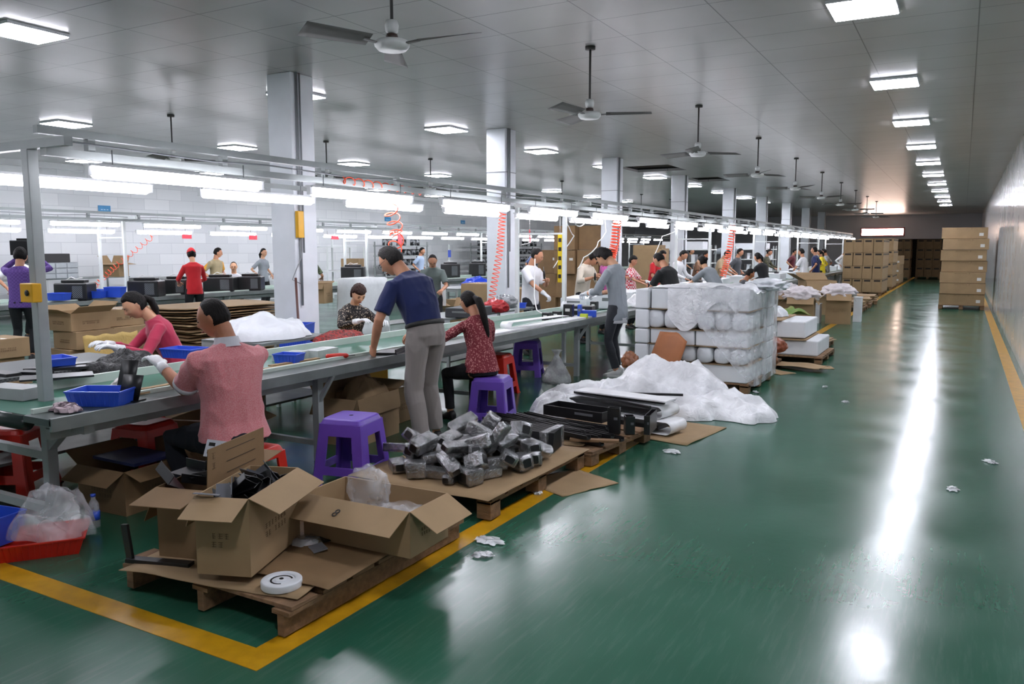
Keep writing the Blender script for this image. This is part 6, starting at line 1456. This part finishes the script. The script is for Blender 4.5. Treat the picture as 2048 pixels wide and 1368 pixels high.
def bagbox(x, y, w_, d_, h_, rz, lab, seed, op=(-50, -60, -20, -40)):
    carton((x, y, 0), (w_, d_, h_), rz, lab, open_=op, flap=.18, seed=seed)
    b = blob((x, y, h_ + .03), (w_ * .55, d_ * .5, .15), seed * 1.3, .45, 2.4).build('foam_film', mat('pinkish_foam', '#ded6d8', rough=.4, bump=.6), None); tag(b, 'pinkish white film heap in the ' + lab.split(' beside')[0].split(' in ')[0].split(' nearest')[0], 'foam film')
bagbox(-2.36, 19.0, .52, .5, .66, 8, 'right tall carton nearest the yellow line', 141)
bagbox(-2.98, 18.0, .55, .5, .62, 5, 'middle tall carton with torn rim', 142)
bagbox(-3.45, 18.8, .5, .45, .66, -10, 'left narrow carton leaning by the table', 143)
carton((-3.2, 21.5, 0), (.75, .7, .85), 25, 'large slanting brown carton behind the middle tall carton', open_=(-60, -60, 30, 30), seed=144)
for k in range(3):
    pallet(-2.75, 23.2 + 1.6 * k, 1.1, 1.2, .12, 3 * k, 'pallet in the row along the yellow line, %s beyond the tall cartons' % oname[k])
    for q in range(3): flatsheet((-2.75, 23.2 + 1.6 * k, .125 + .05 * q + .001), 1.0, 1.1, 5 * q - 4 * k, '%s cardboard layer on the %s pallet beyond the tall cartons' % (oname[q], oname[k]), seed=80 + 3 * k + q, th=.03)
for k, (x, y, w_, d_, h_, c_, nm_, lab) in enumerate([(-3.55, 16.4, .5, .5, .42, M_yelp, 'yellow_crate', 'yellow crate behind the wrapped stack'), (-2.85, 18.9, .28, .3, .42, M_foam, 'white_drum', 'white container between the tall cartons'), (-2.02, 19.6, .16, .3, .55, M_foam, 'white_drum', 'white container right of the right tall carton')]):
    t = empty(nm_, (x, y, 0), 0, lab, 'container'); shell(w_, d_, h_, .01).build('container_body', c_, t, bevel=.01); MB().bb(-w_ / 2 - .01, w_ / 2 + .01, -d_ / 2 - .01, d_ / 2 + .01, h_, h_ + .015).build('lid', c_, t)
for k in range(3):
    flatsheet((-3.05, 15.4 + .3 * k, .02 + .18 * k), .9, .8, 20 + 14 * k, 'yellowish woven sack sheet on the heap behind the wrapped stack, %s one' % oname[k], m=mat('woven_sack', '#8e8a4e', rough=.7, pattern='noise', col2='#6d9040', pscale=5), warp=.25, seed=90 + k, name='woven_sack', cat='sack')
# grey trolley
tl = empty('hand_trolley', (-4.05, 25.2, 0), 0, 'grey steel trolley with handle by the white T-shirt man', 'trolley')
for sx in (-.3, .3):
    for sy in (-.4, .4): MB().bb(sx - .02, sx + .02, sy - .02, sy + .02, .1, .85).build('upright', M_steel, tl)
MB().bb(-.34, .34, -.44, .44, .55, .58).build('trolley_deck', M_steel, tl); MB().tube([(-.3, -.4, .85), (-.3, -.55, .88), (.3, -.55, .88), (.3, -.4, .85)], .018, 8).build('handle', M_steel, tl)
for sx in (-.3, .3):
    for sy in (-.4, .4): MB().lathe([(.05, -.015), (.05, .015)], (0, 0, 0), 14, M=Matrix.Translation((sx, sy, .05)) @ rotm(0, 90, 0)).build('caster', M_blackp, tl)
# ------------------------------------------------------------------ finished goods stacks
def goods(x0, x1, y0, y1, nx, ny, layers, h_, lab, pfx, group, dark=True, ph=.13, m=M_card, jit=.01, label=False, gone=()):
    pallet((x0 + x1) / 2, (y0 + y1) / 2, x1 - x0, y1 - y0, ph, 0, 'pallet under the ' + lab)
    w_ = (x1 - x0) / nx; d_ = (y1 - y0) / ny; proto = {}
    for L_ in range(layers):
        for i in range(nx):
            for j in range(ny):
                if 0 < i < nx - 1 and 0 < j and L_ < layers - 1: continue
                key = 0
                if key not in proto:
                    o = carton((0, 0, 0), (w_ - .012, d_ - .012, h_ - .008), 0, None, mark=False, tape=False, m=m)
                    if dark:
                        MB().box((0, -(d_ - .012) / 2 - .001, h_ * .86), (w_ * .62, .002, h_ * .13)).build('printed_band', M_blackink, o); MB().box(((w_ - .012) / 2 + .001, 0, h_ * .86), (.002, d_ * .7, h_ * .13)).build('printed_band', M_blackink, o)
                    else:
                        put_mark(o, scribble(w_ * .35, h_ * .14, 1, 5, th=.004), (0, -(d_ - .012) / 2, h_ * .85), 0)
                        MB().box((w_ * .36, -(d_ - .012) / 2 - .001, h_ * .35), (.10, .002, .08)).build('paper_label', M_lab, o)
                    proto[0] = o; used_ = False
                o = proto[0] if not used_ else copy_tree(proto[0]); used_ = True
                o.location = (x0 + w_ * (i + .5) + jit * math.sin(L_ * 3 + i), y0 + d_ * (j + .5) + jit * math.cos(L_ * 2 + j), ph + h_ * L_); o['category'] = 'carton'; o.name = 'cardboard_carton'
                ly_ = (['bottom', 'second', 'third', 'fourth', 'fifth', 'sixth', 'top'][L_] if L_ < layers - 1 else 'top')
                if j == 0: o['label'] = ('front carton, %s from left, ' % oname[i] if nx > 1 else 'front carton, ') + '%s layer of the %s' % (ly_, pfx); o['group'] = group + ', front face'
                else: o['group'] = group + ', layer %d column %d' % (L_ + 1, i + 1); o['label'] = 'carton behind the front ones, %s%s layer, %s' % (('%s from left, ' % oname[i]) if nx > 1 else '', ly_, pfx)
goods(-3.72, -2.42, 30.6, 33.0, 4, 4, 4, .46, 'tall carton stack left of the aisle', 'banded stack left of the aisle', 'banded cartons left of the aisle')
goods(-3.72, -2.42, 35.2, 37.6, 3, 3, 4, .48, 'second carton stack along the yellow line', 'second stack along yellow line', 'second stack cartons')
goods(-3.6, -2.42, 39.2, 42.0, 2, 3, 3, .40, 'third carton stack along the yellow line', 'low third stack along yellow line', 'third stack cartons', dark=False)
goods(-2.25, -1.05, 49.0, 50.6, 3, 2, 4, .50, 'carton stack in the far doorway', 'stack inside the far doorway', 'far doorway cartons', m=M_card2)
goods(-3.55, -2.45, 47.6, 49.0, 3, 2, 4, .50, 'carton stack left of the far doorway', 'stack left of far doorway', 'left doorway cartons', m=M_card2)
goods(-.53, .56, 24.8, 26.2, 1, 2, 7, .298, 'stack by the right wall', 'tall stack at right wall', 'right wall cartons', dark=False, jit=.03)
